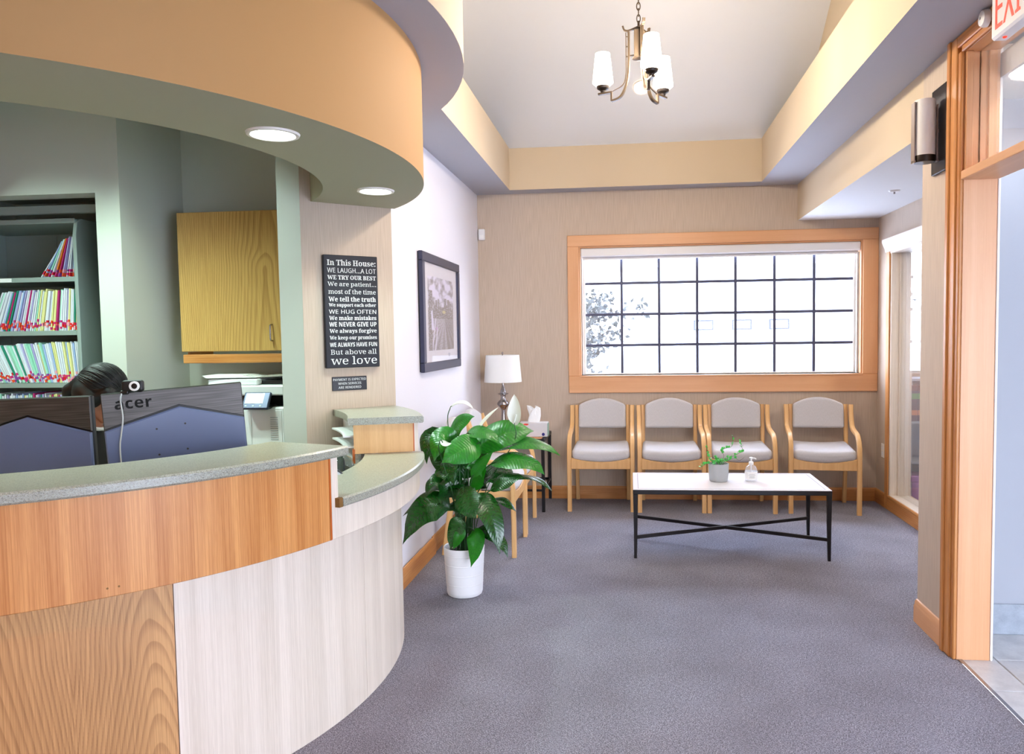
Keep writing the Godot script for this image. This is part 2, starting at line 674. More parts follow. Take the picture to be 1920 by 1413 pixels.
	# ---- laminate worktop
	var sp := speckle(512, 512, 71, Color(0.60, 0.605, 0.55), [Color(0.50, 0.50, 0.45), Color(0.70, 0.70, 0.65), Color(0.42, 0.42, 0.38), Color(0.64, 0.62, 0.54), Color(0.66, 0.68, 0.62)], 42000)
	m = textured("worktop", tex_of(sp), Vector2(2.2, 2.2), 0.28, true)
	# ---- fabric
	var fb_a := stretched(512, 512, 512, 512, 0.5, 81, 1)
	var fb_b := stretched(512, 40, 512, 512, 0.25, 83, 2)
	var fab := mix_image(512, 512, [[fb_a, 0.4], [fb_b, 0.55]], Color(0.68, 0.665, 0.66), Color(0.84, 0.825, 0.825))
	var fbt := tex_of(fab)
	m = textured("chair_fabric", fbt, Vector2(4, 4), 0.9)
	m.rim_enabled = true
	m.rim = 0.3
	bump(m, fbt, 0.06)
	# ---- plain things
	mat("white_plastic", Color(0.90, 0.90, 0.90), 0.4)
	mat("grey_plastic", Color(0.70, 0.72, 0.73), 0.4)
	mat("black_plastic", Color(0.045, 0.045, 0.05), 0.35)
	mat("dark_metal", Color(0.085, 0.065, 0.07), 0.42, 0.3)
	mat("bronze", Color(0.33, 0.275, 0.22), 0.4, 0.6)
	mat("dark_bronze", Color(0.20, 0.17, 0.155), 0.4, 0.6)
	mat("steel", Color(0.62, 0.60, 0.60), 0.25, 1.0)
	mat("chrome", Color(0.85, 0.85, 0.86), 0.15, 1.0)
	mat("rack_metal", Color(0.56, 0.61, 0.58), 0.5)
	mat("paper", Color(0.93, 0.93, 0.92), 0.8)
	mat("grey_paper", Color(0.66, 0.64, 0.60), 0.8)
	m = mat("shade_white", Color(0.93, 0.93, 0.92), 0.8)
	m.backlight_enabled = true
	m.backlight = Color(0.5, 0.5, 0.5)
	mat("ceramic", Color(0.93, 0.925, 0.92), 0.45)
	mat("soil", Color(0.10, 0.075, 0.055), 0.95)
	mat("lacquer_white", Color(0.93, 0.92, 0.93), 0.12)
	mat("sign_face", Color(0.085, 0.09, 0.13), 0.6)
	mat("sign_text", Color(0.86, 0.87, 0.86), 0.7)
	mat("plaque", Color(0.06, 0.045, 0.055), 0.35)
	mat("frame_metal", Color(0.24, 0.25, 0.33), 0.35, 0.5)
	mat("frame_side", Color(0.03, 0.03, 0.04), 0.5)
	mat("mat_board", Color(0.86, 0.86, 0.90), 0.8)
	mat("exit_red", Color(0.9, 0.16, 0.05), 0.5)
	m = M.exit_red
	m.emission_enabled = true
	m.emission = Color(1.0, 0.2, 0.08)
	m.emission_energy_multiplier = 1.0 * DIM
	mat("sconce_glass", Color(0.92, 0.91, 0.89), 0.5)
	mat("dark_bar", Color(0.30, 0.31, 0.40), 0.5)
	m = mat("glass", Color(1, 1, 1, 0.06), 0.02)
	m.transparency = BaseMaterial3D.TRANSPARENCY_ALPHA
	m = mat("picture_glass", Color(1, 1, 1, 0.03), 0.03)
	m.transparency = BaseMaterial3D.TRANSPARENCY_ALPHA
	m = mat("acrylic", Color(0.72, 0.78, 0.95, 0.45), 0.1)
	m.transparency = BaseMaterial3D.TRANSPARENCY_ALPHA
	m = mat("bottle_clear", Color(0.92, 0.94, 0.96, 0.25), 0.08)
	m.transparency = BaseMaterial3D.TRANSPARENCY_ALPHA
	m = mat("smoke_acrylic", Color(0.25, 0.33, 0.30, 0.5), 0.1)
	m.transparency = BaseMaterial3D.TRANSPARENCY_ALPHA
	for e in [["lamp_glow", Color(1, 0.97, 0.93), 7.0], ["pot_glow", Color(0.93, 1, 0.98), 9.0], ["hall_glow", Color(0.97, 0.98, 1), 6.0]]:
		m = mat(e[0], Color(0.95, 0.95, 0.95), 0.5)
		m.emission_enabled = true
		m.emission = e[1]
		m.emission_energy_multiplier = e[2] * DIM
	mat("table_frame", Color(0.10, 0.075, 0.085), 0.16, 0.2)
	mat("grey_pot", Color(0.66, 0.67, 0.67), 0.8)
	mat("leaf_print", Color(0.55, 0.66, 0.58), 0.7)
	for e in [["shade_glow", Color(1, 0.96, 0.90), 4.0], ["warm_glow", Color(1, 0.6, 0.2), 6.0]]:
		m = mat(e[0], Color(0.95, 0.95, 0.95), 0.5)
		m.emission_enabled = true
		m.emission = e[1]
		m.emission_energy_multiplier = e[2] * DIM
	# ---- plants
	var lf := leaf_image()
	var lv := tex_of(vein_image())
	m = textured("leaf", tex_of(lf), Vector2(1, 1), 0.27)
	bump(m, lv, 0.12)
	m.backlight_enabled = true
	m.backlight = Color(0.10, 0.28, 0.04)
	m.clearcoat_enabled = true
	m.clearcoat = 0.35
	m.clearcoat_roughness = 0.25
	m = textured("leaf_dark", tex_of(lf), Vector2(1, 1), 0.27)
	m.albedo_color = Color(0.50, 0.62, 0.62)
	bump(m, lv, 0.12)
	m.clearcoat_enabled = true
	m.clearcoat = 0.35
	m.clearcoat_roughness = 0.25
	m = textured("leaf_young", tex_of(lf), Vector2(1, 1), 0.35)
	m.albedo_color = Color(1.0, 1.0, 0.7)
	m.backlight_enabled = true
	m.backlight = Color(0.5, 0.8, 0.1)
	mat("stem_green", Color(0.10, 0.30, 0.09), 0.45)
	m = mat("spathe", Color(0.93, 0.94, 0.90), 0.5)
	m.backlight_enabled = true
	m.backlight = Color(0.5, 0.5, 0.45)
	mat("print_black", Color(0.02, 0.02, 0.025), 0.9)
	m = mat("small_leaf", Color(0.30, 0.66, 0.32), 0.4)
	m.backlight_enabled = true
	m.backlight = Color(0.25, 0.6, 0.2)
	mat("twig", Color(0.36, 0.30, 0.24), 0.7)
	# ---- monitors, person
	var br := mix_image(256, 256, [[stretched(8, 256, 256, 256, 0.3, 91, 3), 0.9]], Color(0.22, 0.21, 0.20), Color(0.40, 0.38, 0.37))
	m = textured("brushed_dark", tex_of(br), Vector2(2, 2), 0.3)
	m.metallic = 0.55
	m = mat("monitor_blue", Color(0.36, 0.40, 0.53), 0.24)
	mat("skin", Color(0.72, 0.48, 0.38), 0.5)
	M.skin.subsurf_scatter_enabled = true
	M.skin.subsurf_scatter_strength = 0.1
	mat("hair", Color(0.030, 0.034, 0.042), 0.5)
	mat("shirt", Color(0.05, 0.05, 0.07), 0.85)
	mat("collar_white", Color(0.85, 0.87, 0.88), 0.8)
	mat("screen_grey", Color(0.72, 0.77, 0.84), 0.25)
	mat("blind_fabric", Color(0.80, 0.79, 0.80), 0.8)
	mat("lips", Color(0.55, 0.26, 0.24), 0.45)
	mat("snow", Color(0.85, 0.85, 0.86), 0.9)
	mat("siding", Color(0.84, 0.84, 0.85), 0.8)
	mat("siding_dark", Color(0.20, 0.21, 0.23), 0.8)
	mat("brick_grey", Color(0.62, 0.60, 0.60), 0.9)
	mat("bark", Color(0.15, 0.14, 0.14), 0.9)
	m = mat("tree_leaf", Color(0.13, 0.15, 0.13), 0.7)
	mat("book_red", Color(0.33, 0.05, 0.06), 0.5)
	mat("book_band", Color(0.35, 0.55, 0.15), 0.5)
	mat("book_gold", Color(0.80, 0.45, 0.15), 0.5)
	mat("pink_box", Color(0.68, 0.45, 0.70), 0.6)
	mat("tissue_card", Color(0.80, 0.79, 0.79), 0.7)
	mat("mark_blue", Color(0.12, 0.12, 0.45), 0.6)
	mat("mark_red", Color(0.85, 0.30, 0.22), 0.6)
	textured("city_print", tex_of(print_image()), Vector2(1, 1), 0.5)


func leaf_image() -> Image:
	# u across the blade, v along it: a pale midrib and slanting side veins
	var w := 128
	var h := 512
	var n := noise(w, h, 0.03, 101, 3).get_data()
	var out := PackedByteArray()
	out.resize(w * h * 3)
	for y in h:
		for x in w:
			var u := absf(x / float(w - 1) - 0.5) * 2.0
			var v := y / float(h)
			var s := fposmod((v - u * 0.13) * 17.0, 1.0)
			var vein := smoothstep(0.86, 1.0, s) * 0.6 + smoothstep(0.14, 0.0, s) * 0.4
			var rib := smoothstep(0.05, 0.0, u)
			var k := (n[y * w + x] - 128) / 128.0 * 0.25
			var c := Color(0.06, 0.36, 0.07).lerp(Color(0.16, 0.58, 0.10), clampf(0.45 + k, 0, 1))
			c = c.lerp(Color(0.04, 0.24, 0.08), vein * 0.45)
			c = c.lerp(Color(0.28, 0.52, 0.20), rib * 0.6)
			var i := (y * w + x) * 3
			out[i] = c.r8; out[i + 1] = c.g8; out[i + 2] = c.b8
	return Image.create_from_data(w, h, false, Image.FORMAT_RGB8, out)


func vein_image() -> Image:
	var im := Image.create(64, 512, false, Image.FORMAT_L8)
	for y in 512:
		for x in 64:
			var u := absf(x / 63.0 - 0.5) * 2.0
			var s := fposmod((y / 512.0 - u * 0.13) * 17.0, 1.0)
			im.set_pixel(x, y, Color.from_hsv(0, 0, 0.35 + 0.6 * sin(PI * s) - 0.3 * smoothstep(0.12, 0.0, u)))
	return im


func print_image() -> Image:
	# a generic grey print: clouds over a row of towers, trees and a plank walkway with railings
	var w := 192
	var h := 320
	var n := noise(w, h, 0.018, 131, 4).get_data()
	var f := noise(w, h, 0.12, 133, 3).get_data()
	var out := PackedByteArray()
	out.resize(w * h * 3)
	var towers := [[0.02, 0.16, 0.19], [0.27, 0.34, 0.31], [0.36, 0.42, 0.29], [0.44, 0.58, 0.40], [0.61, 0.70, 0.27], [0.74, 0.83, 0.28], [0.60, 0.84, 0.36], [0.88, 0.92, 0.33]]
	for y in h:
		for x in w:
			var u := x / float(w)
			var v := y / float(h)
			var g := 0.66 + (n[y * w + x] - 120) / 128.0 * 0.55
			for t in towers:
				if u > t[0] and u < t[1] and v > t[2] and v < 0.55:
					g = 0.32 + (f[y * w + x] - 128) / 300.0
			if v > 0.42 + 0.05 * sin(u * 17.0) and v <= 0.56:
				g = 0.30 + (f[y * w + x] - 128) / 220.0
			if v > 0.56:
				var d := (v - 0.54) / 0.46
				var px := (u - 0.62) / d
				g = 0.55 - 0.12 * d + 0.07 * signf(sin(px * 26.0)) + (f[y * w + x] - 128) / 700.0
				if px > 0.10:
					g -= 0.14
				if u < 0.36 - (v - 0.56) * 0.1 and fposmod(u * 9.0 + v * 3.0, 1.0) < 0.3:
					g = 0.85
				if u < 0.14:
					g = 0.3 + (f[y * w + x] - 128) / 250.0
			if v > 0.46 and v < 0.72 and absf(u - 0.13 - (v - 0.46) * 0.12) < 0.025 + (v - 0.46) * 0.08:
				g = 0.86
			g = clampf(g, 0.05, 0.95)
			g = minf(g * 1.22, 0.97)
			var c := Color(g * 0.90, g * 0.89, g)
			if Vector2((u - 0.60) * 0.7, (v - 0.465) * 2.2).length() < 0.05:
				c = Color(0.72, 0.68, 0.42)
			if Vector2(u - 0.30, (v - 0.70) * 1.4).length() < 0.03:
				c = Color(0.70, 0.50, 0.78)
			var i := (y * w + x) * 3
			out[i] = c.r8; out[i + 1] = c.g8; out[i + 2] = c.b8
	return Image.create_from_data(w, h, false, Image.FORMAT_RGB8, out)


# ================================================================ camera, sky, lights
func _ready() -> void:
	# ---- camera: the lens is shifted sideways (the photograph is cropped)
	var cam := Camera3D.new()
	cam.name = "camera"
	cam.projection = Camera3D.PROJECTION_FRUSTUM
	cam.near = 0.05
	cam.far = 200.0
	cam.size = 2.0 * 0.05 * 706.5 / 1428.0
	cam.frustum_offset = Vector2(-74.0 / 1428.0 * 0.05, 0)
	var right := Vector3(0.99451465, -0.01427797, -0.10361833)
	var up := Vector3(0.00849275, 0.99839128, -0.05605994)
	var fwd := Vector3(-0.10425206, -0.05487243, -0.99303601)
	cam.transform = Transform3D(Basis(right, up, -fwd), EYE)
	add_child(cam)
	cam.current = true
	# ---- sky: bright overcast
	var we := WorldEnvironment.new()
	we.name = "world"
	var e := Environment.new()
	e.background_mode = Environment.BG_SKY
	var sky := Sky.new()
	var sm := ProceduralSkyMaterial.new()
	sm.sky_top_color = Color(0.80, 0.87, 1.0)
	sm.sky_horizon_color = Color(0.93, 0.95, 1.0)
	sm.ground_horizon_color = Color(0.80, 0.81, 0.84)
	sm.ground_bottom_color = Color(0.55, 0.55, 0.58)
	sm.sun_angle_max = 1.0
	sky.sky_material = sm
	e.sky = sky
	e.background_energy_multiplier = 18.0 * DIM
	e.tonemap_mode = Environment.TONE_MAPPER_LINEAR
	e.tonemap_exposure = 1.25 / DIM
	e.sdfgi_enabled = true
	e.ssao_enabled = true
	e.ssil_enabled = true
	we.environment = e
	add_child(we)

	rng.seed = 7
	make_materials()
	build_shell()
	build_windows()
	build_drum()
	build_doorway()
	build_outside()
	build_desk()
	build_reception_back()
	build_files()
	build_seating()
	build_tables()
	build_lamps()
	build_wall_things()
	build_peace_lily()
	build_person()


# ================================================================ the room
func build_shell() -> void:
	var b := MB.new()
	# carpet: lobby, recess and the office beyond
	b.box(Vector3(-5.0, -0.06, BACK), Vector3(1.43, 0, 2.7))
	b.box(Vector3(1.43, -0.06, BACK), Vector3(5.0, 0, -3.83))
	var fl := struct("floor", b, M.carpet)
	# hall: grey tiles with recessed joints
	b = MB.new()
	b.box(Vector3(1.43, -0.06, -3.83), Vector3(4.1, -0.006, 2.7))
	var hall := struct("floor_hall", b, M.grout)
	b = MB.new()
	b.cbox(Vector3.ZERO, Vector3(0.3, 0.012, 0.3), 0.002)
	var tile := b.mesh()
	var half := MB.new()
	half.cbox(Vector3.ZERO, Vector3(0.143, 0.012, 0.3), 0.002)
	var htile := half.mesh()
	for ix in 8:
		for iz in 16:
			var z := -3.756 + 0.152 + iz * 0.3045
			if ix == 0:
				put("tile", htile, M.floor_tile, hall, Transform3D(Basis(), Vector3(1.5085, -0.006, z)))
			else:
				put("tile", tile, M.floor_tile, hall, Transform3D(Basis(), Vector3(1.5825 + 0.152 + (ix - 1) * 0.3045, -0.006, z)))
	b = MB.new()
	b.box(Vector3(1.416, -0.004, -3.44), Vector3(1.436, 0.004, 2.4), 0.002)
	struct("trim_1", b, M.steel, self, "thin metal strip between grey carpet and hall tiles")

	# back wall with its two window openings
	b = MB.new()
	var z0 := BACK - 0.16
	b.box(Vector3(-1.48, 0, z0), Vector3(-0.447, 3.3, BACK))
	b.box(Vector3(-0.447, 0, z0), Vector3(1.945, 1.09, BACK))
	b.box(Vector3(-0.447, 2.215, z0), Vector3(1.945, 3.3, BACK))
	b.box(Vector3(1.945, 0, z0), Vector3(2.30, 3.3, BACK))
	b.box(Vector3(2.30, 0, z0), Vector3(3.70, 1.23, BACK))
	b.box(Vector3(2.30, 2.15, z0), Vector3(3.70, 3.3, BACK))
	b.box(Vector3(3.70, 0, z0), Vector3(5.1, 3.3, BACK))
	struct("wall_back", b, M.wallpaper)
	# left wall of the waiting corner, from the pillar to the back
	b = MB.new()
	b.box(Vector3(-1.48, 0, BACK), Vector3(-1.34, 2.9, -4.95))
	struct("wall_left", b, M.left_wall)
	# pillar between the waiting corner and the reception: an oblique papered face, a painted end
	b = MB.new()
	b.t = Transform3D(Basis(Vector3.RIGHT, Vector3(0, 0, 1), Vector3(0, -1, 0)), Vector3.ZERO)
	b.prism(PackedVector2Array([Vector2(-1.341, -4.95), Vector2(-1.341, -4.2165), Vector2(-1.721, -3.883), Vector2(-1.721, -3.88), Vector2(-1.848, -3.88), Vector2(-1.96, -4.4), Vector2(-2.0, -4.95)]), -3.29, 0.0)
	var pil := struct("wall_pillar", b, M.strip_paint)
	b = MB.new()
	b.box(Vector3(-1.345, 0, -4.95), Vector3(-1.34, 2.9, -4.215))
	struct("lobby_face", b, M.left_wall, pil)
	b = MB.new()
	b.t = Transform3D(Basis(Vector3.UP, deg_to_rad(41.0)), DESK)
	b.box(Vector3(1.157, 0, -0.004), Vector3(1.667, 3.28, 0.0))
	struct("wallpaper_face", b, M.wallpaper_own, pil)
	# reception: niche for the printer, wall with the opening of the file room
	b = MB.new()
	b.box(Vector3(-2.962, 0, -5.0), Vector3(-2.0, 3.3, -4.85))
	struct("wall_niche", b, M.niche_paint)
	b = MB.new()
	b.box(Vector3(-3.113, 0, -5.0), Vector3(-2.962, 3.3, NICHE))
	struct("wall_reception", b, M.niche_paint)
	b = MB.new()
	b.box(Vector3(-4.30, 2.32, -4.35), Vector3(-3.113, 3.3, NICHE))
	struct("wall_header", b, M.niche_paint)
	b = MB.new()
	b.box(Vector3(-5.0, 0, -4.35), Vector3(-4.30, 3.3, NICHE))
	struct("wall_reception_left", b, M.niche_paint)
	b = MB.new()
	b.box(Vector3(-4.45, 0, -5.1), Vector3(-3.113, 2.9, -5.0))
	b.box(Vector3(-4.45, 0, -5.0), Vector3(-4.30, 2.9, -4.35))
	b.box(Vector3(-4.30, 2.42, -5.0), Vector3(-3.113, 2.9, -4.35))
	struct("wall_file_room", b, M.office_paint)
	# outer walls that the photograph does not show
	b = MB.new()
	b.box(Vector3(-5.1, 0, -5.1), Vector3(-5.0, 3.0, 2.7))
	struct("wall_far_left", b, M.cream_paint)
	b = MB.new()
	b.box(Vector3(-5.1, 0, 2.6), Vector3(0.6, 2.8, 2.75))
	b.box(Vector3(0.6, 2.45, 2.6), Vector3(1.3, 2.8, 2.75))
	b.box(Vector3(1.3, 0, 2.6), Vector3(2.3, 2.8, 2.75))
	b.box(Vector3(2.3, 2.45, 2.6), Vector3(3.9, 2.8, 2.75))
	b.box(Vector3(3.9, 0, 2.6), Vector3(4.2, 2.8, 2.75))
	struct("wall_front", b, M.cream_paint)
	# right: stub wall beside the doorway, return, glazed office wall
	b = MB.new()
	b.box(Vector3(1.41, 0, -3.9), Vector3(1.55, 2.75, -3.50))
	b.box(Vector3(1.55, 0, -3.9), Vector3(2.21, 2.75, -3.762))
	b.box(Vector3(1.41, 0, 1.2), Vector3(1.55, 2.75, 2.6))
	b.box(Vector3(1.41, 2.66, -3.50), Vector3(1.55, 2.75, 1.2))
	struct("wall_right", b, M.wallpaper)
	b = MB.new()
	b.box(Vector3(2.07, 0, BACK), Vector3(2.21, 2.75, -6.36))
	b.box(Vector3(2.07, 2.085, -6.36), Vector3(2.21, 2.75, -4.9))
	b.box(Vector3(2.07, 0, -4.9), Vector3(2.21, 2.75, -3.9))
	struct("wall_office_side", b, M.wallpaper)
	b = MB.new()
	b.box(Vector3(5.0, 0, BACK), Vector3(5.1, 2.8, -3.83))
	b.box(Vector3(2.21, 0, -3.9), Vector3(5.1, 2.8, -3.83))
	b.box(Vector3(2.21, 2.5, BACK), Vector3(5.0, 2.6, -3.9))
	struct("wall_office_far", b, M.hall_paint)
	# hall beyond the doorway
	b = MB.new()
	b.box(Vector3(1.55, 0, -3.762), Vector3(4.1, 2.6, -3.757))
	b.box(Vector3(4.1, 0, -3.83), Vector3(4.2, 2.6, -0.2))
	b.box(Vector3(4.1, 0, -0.2), Vector3(4.2, 0.1, 2.75))
	b.box(Vector3(4.1, 2.45, -0.2), Vector3(4.2, 2.6, 2.75))
	struct("wall_hall", b, M.hall_paint)
	b = MB.new()
	b.box(Vector3(1.55, 2.5, -3.757), Vector3(4.1, 2.6, 2.7))
	struct("ceiling_hall", b, M.ceiling_paint)

	# ---- ceiling: a soffit at 2.69 m all round, with a gabled vault over the lobby
	var hole := PackedVector2Array([Vector2(-1.02, -6.51), Vector2(1.085, -6.51), Vector2(1.085, -1.5), Vector2(-1.02, -1.5)])
	var disc := PackedVector2Array()
	for i in 96:
		var s := TAU * i / 96.0
		disc.append(Vector2(DESK.x + 1.883 * cos(s), DESK.z - 1.883 * sin(s)))
	var left := Geometry2D.merge_polygons(PackedVector2Array([Vector2(-5.0, -6.51), Vector2(-1.02, -6.51), Vector2(-1.02, -1.5), Vector2(-5.0, -1.5)]), disc)
	var open := PackedVector2Array()
	for i in 72:
		var s := TAU * i / 72.0
		open.append(Vector2(DESK.x + 1.212 * cos(s), DESK.z - 1.212 * sin(s)))
	open = Geometry2D.merge_polygons(open, PackedVector2Array([Vector2(-4.4, -4.9), Vector2(-1.9, -4.9), Vector2(-1.9, -3.95), Vector2(-4.4, -3.95)]))[0]
	var under := MB.new()
	var sides := MB.new()
	# polygons are drawn in (x, z); the prism pushes along its own z, so turn it to stand
	var turn := Transform3D(Basis(Vector3.RIGHT, Vector3(0, 0, 1), Vector3(0, -1, 0)), Vector3.ZERO)
	var strips := [left[0], PackedVector2Array([Vector2(-5, BACK), Vector2(1.43, BACK), Vector2(1.43, -6.51), Vector2(-5, -6.51)]), PackedVector2Array([Vector2(1.085, -6.51), Vector2(1.43, -6.51), Vector2(1.43, -1.5), Vector2(1.085, -1.5)]), PackedVector2Array([Vector2(-5, -1.5), Vector2(1.43, -1.5), Vector2(1.43, 2.7), Vector2(-5, 2.7)])]
	for pl in strips:
		under.t = turn
		# the opening over the reception splits the sheet at its middle line
		for flank in [PackedVector2Array([Vector2(-6, -9), Vector2(DESK.x, -9), Vector2(DESK.x, 4), Vector2(-6, 4)]), PackedVector2Array([Vector2(DESK.x, -9), Vector2(3, -9), Vector2(3, 4), Vector2(DESK.x, 4)])]:
			for piece in Geometry2D.intersect_polygons(pl, flank):
				for left_over in Geometry2D.clip_polygons(piece, open):
					under.prism(left_over, -SOFFIT - 0.02, -SOFFIT, 0.0, true, false)
		sides.t = turn
		sides.prism(pl, -3.045, -SOFFIT, 0.0, false, true)
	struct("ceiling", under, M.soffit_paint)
	struct("trim_2", sides, M.cream_paint, self, "cream upright faces of the dropped ceiling beams", 30)
	# raised ceiling over the reception, boxed in
	b = MB.new()
	b.box(Vector3(-4.7, 3.3, -5.1), Vector3(-1.38, 3.4, -1.75))
	struct("ceiling_reception", b, M.niche_paint)
	b = MB.new()
	b.box(Vector3(-4.7, SOFFIT + 0.021, -5.1), Vector3(-4.6, 3.3, -1.75))
	b.box(Vector3(-1.48, SOFFIT + 0.021, -5.0), Vector3(-1.38, 3.3, -1.75))
	b.box(Vector3(-4.6, SOFFIT + 0.021, -1.85), Vector3(-1.48, 3.3, -1.75))
	b.box(Vector3(-4.6, SOFFIT + 0.021, -5.1), Vector3(-1.48, 3.3, -5.0))
	struct("wall_reception_upper", b, M.niche_paint)
	# wall of the round tower standing on the disc
	b = MB.new()
	b.t = Transform3D(Basis(), DESK)
	b.arc(1.80, 1.883, SOFFIT + 0.002, 5.0, -75, 75, 60)
	struct("wall_round", b, M.cream_paint, self, "", 30)
	# vault: two slopes and two gable sides
	b = MB.new()
	b.t = Transform3D(Basis(), Vector3.ZERO)
	var sl := 0.643
	var zr := -4.0
	var yr := 3.04 + sl * (zr + 6.51)
	var up := Vector3(0, 0.12, 0)
	var A := Vector3(-1.5, 3.04, -6.51); var B := Vector3(1.5, 3.04, -6.51)
	var C := Vector3(1.5, yr, zr); var D := Vector3(-1.5, yr, zr)
	var E := Vector3(1.5, 3.04, -1.49); var F := Vector3(-1.5, 3.04, -1.49)
	b.face([A, B, C, D], Vector3(0, -1, 0.6), Vector3.RIGHT, Vector3.BACK)
	b.face([A + up, B + up, C + up, D + up], Vector3(0, 1, -0.6), Vector3.RIGHT, Vector3.BACK)
	b.face([D, C, E, F], Vector3(0, -1, -0.6), Vector3.RIGHT, Vector3.BACK)
	b.face([D + up, C + up, E + up, F + up], Vector3(0, 1, 0.6), Vector3.RIGHT, Vector3.BACK)
	struct("ceiling_vault", b, M.ceiling_paint, self, "", 10)
	b = MB.new()
	for s in [-1.0, 1.0]:
		var x0: float = -1.36 if s < 0 else 1.373
		var x1: float = x0 + 0.1 * s
		for x in [x0, x1]:
			b.face([Vector3(x, 2.9, -6.7), Vector3(x, 3.1, -6.7), Vector3(x, yr + 0.15, zr), Vector3(x, 3.1, -1.3), Vector3(x, 2.9, -1.3)], Vector3(-s if x == x0 else s, 0, 0), Vector3.BACK, Vector3.UP)
	struct("wall_vault", b, M.cream_paint, self, "", 10)
	# roof slab over everything that is not vault: keeps the sky out
	b = MB.new()
	b.box(Vector3(-5.1, 3.045, -6.85), Vector3(-1.36, 3.1, -5.1))
	b.box(Vector3(-5.1, 3.045, -1.75), Vector3(-1.36, 3.1, 2.75))
	b.box(Vector3(-5.1, 3.045, -5.1), Vector3(-4.7, 3.1, -1.75))
	b.box(Vector3(1.373, 3.045, -6.85), Vector3(5.1, 3.1, 2.75))
	b.box(Vector3(-1.36, 3.045, -1.52), Vector3(1.373, 3.1, 2.75))
	b.box(Vector3(-1.36, 3.045, -6.85), Vector3(1.373, 3.1, -6.50))
	struct("ceiling_roof", b, M.ceiling_paint)
	# lower soffit over the recess at the right
	b = MB.new()
	b.box(Vector3(1.411, 2.389, BACK), Vector3(2.07, 2.41, -3.9))
	struct("ceiling_recess", b, M.ceiling_paint)
	b = MB.new()
	b.box(Vector3(1.41, 2.3895, BACK), Vector3(1.43, 2.72, -3.9))
	struct("trim_3", b, M.cream_paint, self, "beige upright face of the lower soffit at the right")

	# ---- baseboards: an oak board with a moulded top
	baseboard("baseboard_back", Vector3(-1.34, 0, BACK), Vector3(2.07, 0, BACK), Vector3(0, 0, 1), M.oak)
	baseboard("baseboard_left", Vector3(-1.34, 0, BACK), Vector3(-1.34, 0, -4.93), Vector3(1, 0, 0), M.oak)
	baseboard("baseboard_left", Vector3(-1.33, 0, -4.93), Vector3(-1.33, 0, -4.0), Vector3(1, 0, 0), M.oak)
	baseboard("baseboard_right", Vector3(1.41, 0, -3.9), Vector3(1.41, 0, -3.555), Vector3(-1, 0, 0), M.maple)
	baseboard("baseboard_recess", Vector3(2.07, 0, BACK), Vector3(2.07, 0, -6.41), Vector3(-1, 0, 0), M.oak)
	# grey cove tile along the hall wall
	b = MB.new()
	b.box(Vector3(1.56, 0, -3.757), Vector3(4.1, 0.147, -3.745), 0.003)
	struct("baseboard_hall", b, M.base_tile)


func baseboard(called: String, a: Vector3, d: Vector3, out: Vector3, m: Material) -> void:
	var prof := PackedVector2Array([Vector2(0, 0), Vector2(0.018, 0), Vector2(0.018, 0.078), Vector2(0.013, 0.088), Vector2(0.013, 0.098), Vector2(0.007, 0.110), Vector2(0, 0.112)])
	var b := MB.new()
	var along := (d - a).normalized()
	var l := a.distance_to(d)
	var right_handed: bool = out.cross(Vector3.UP).dot(along) > 0
	b.t = Transform3D(Basis(out, Vector3.UP, along if right_handed else -along), a if right_handed else d)
	var seg := prof.size()
	for i in seg:
		var p0 := prof[i]; var p1 := prof[(i + 1) % seg]
		b.quad(Vector3(p0.x, p0.y, 0), Vector3(p1.x, p1.y, 0), Vector3(p1.x, p1.y, l), Vector3(p0.x, p0.y, l), Vector2(p0.y, 0), Vector2(p1.y, 0), Vector2(p1.y, l), Vector2(p0.y, l))
	for zz in [0.0, l]:
		var pts := []
		for w in prof:
			pts.append(Vector3(w.x, w.y, zz))
		b.face(pts, Vector3(0, 0, 1 if zz > 0 else -1), Vector3.RIGHT, Vector3.UP)
	for i in range(b.p.size() / 3):
		pass
	fix_winding(b)
	struct(called, b, m)


# a closed convex-sided strip may come out inside out when mirrored: turn every face away from the middle
func fix_winding(b: MB) -> void:
	var mid := Vector3.ZERO
	for v in b.p:
		mid += v
	mid /= b.p.size()
	for f in b.p.size() / 3:
		var a := b.p[f * 3]; var c := b.p[f * 3 + 1]; var d := b.p[f * 3 + 2]
		if (c - a).cross(d - a).dot((a + c + d) / 3.0 - mid) < 0:
			b.p[f * 3 + 1] = d; b.p[f * 3 + 2] = c
			var w := b.q[f * 3 + 1]
			b.q[f * 3 + 1] = b.q[f * 3 + 2]; b.q[f * 3 + 2] = w


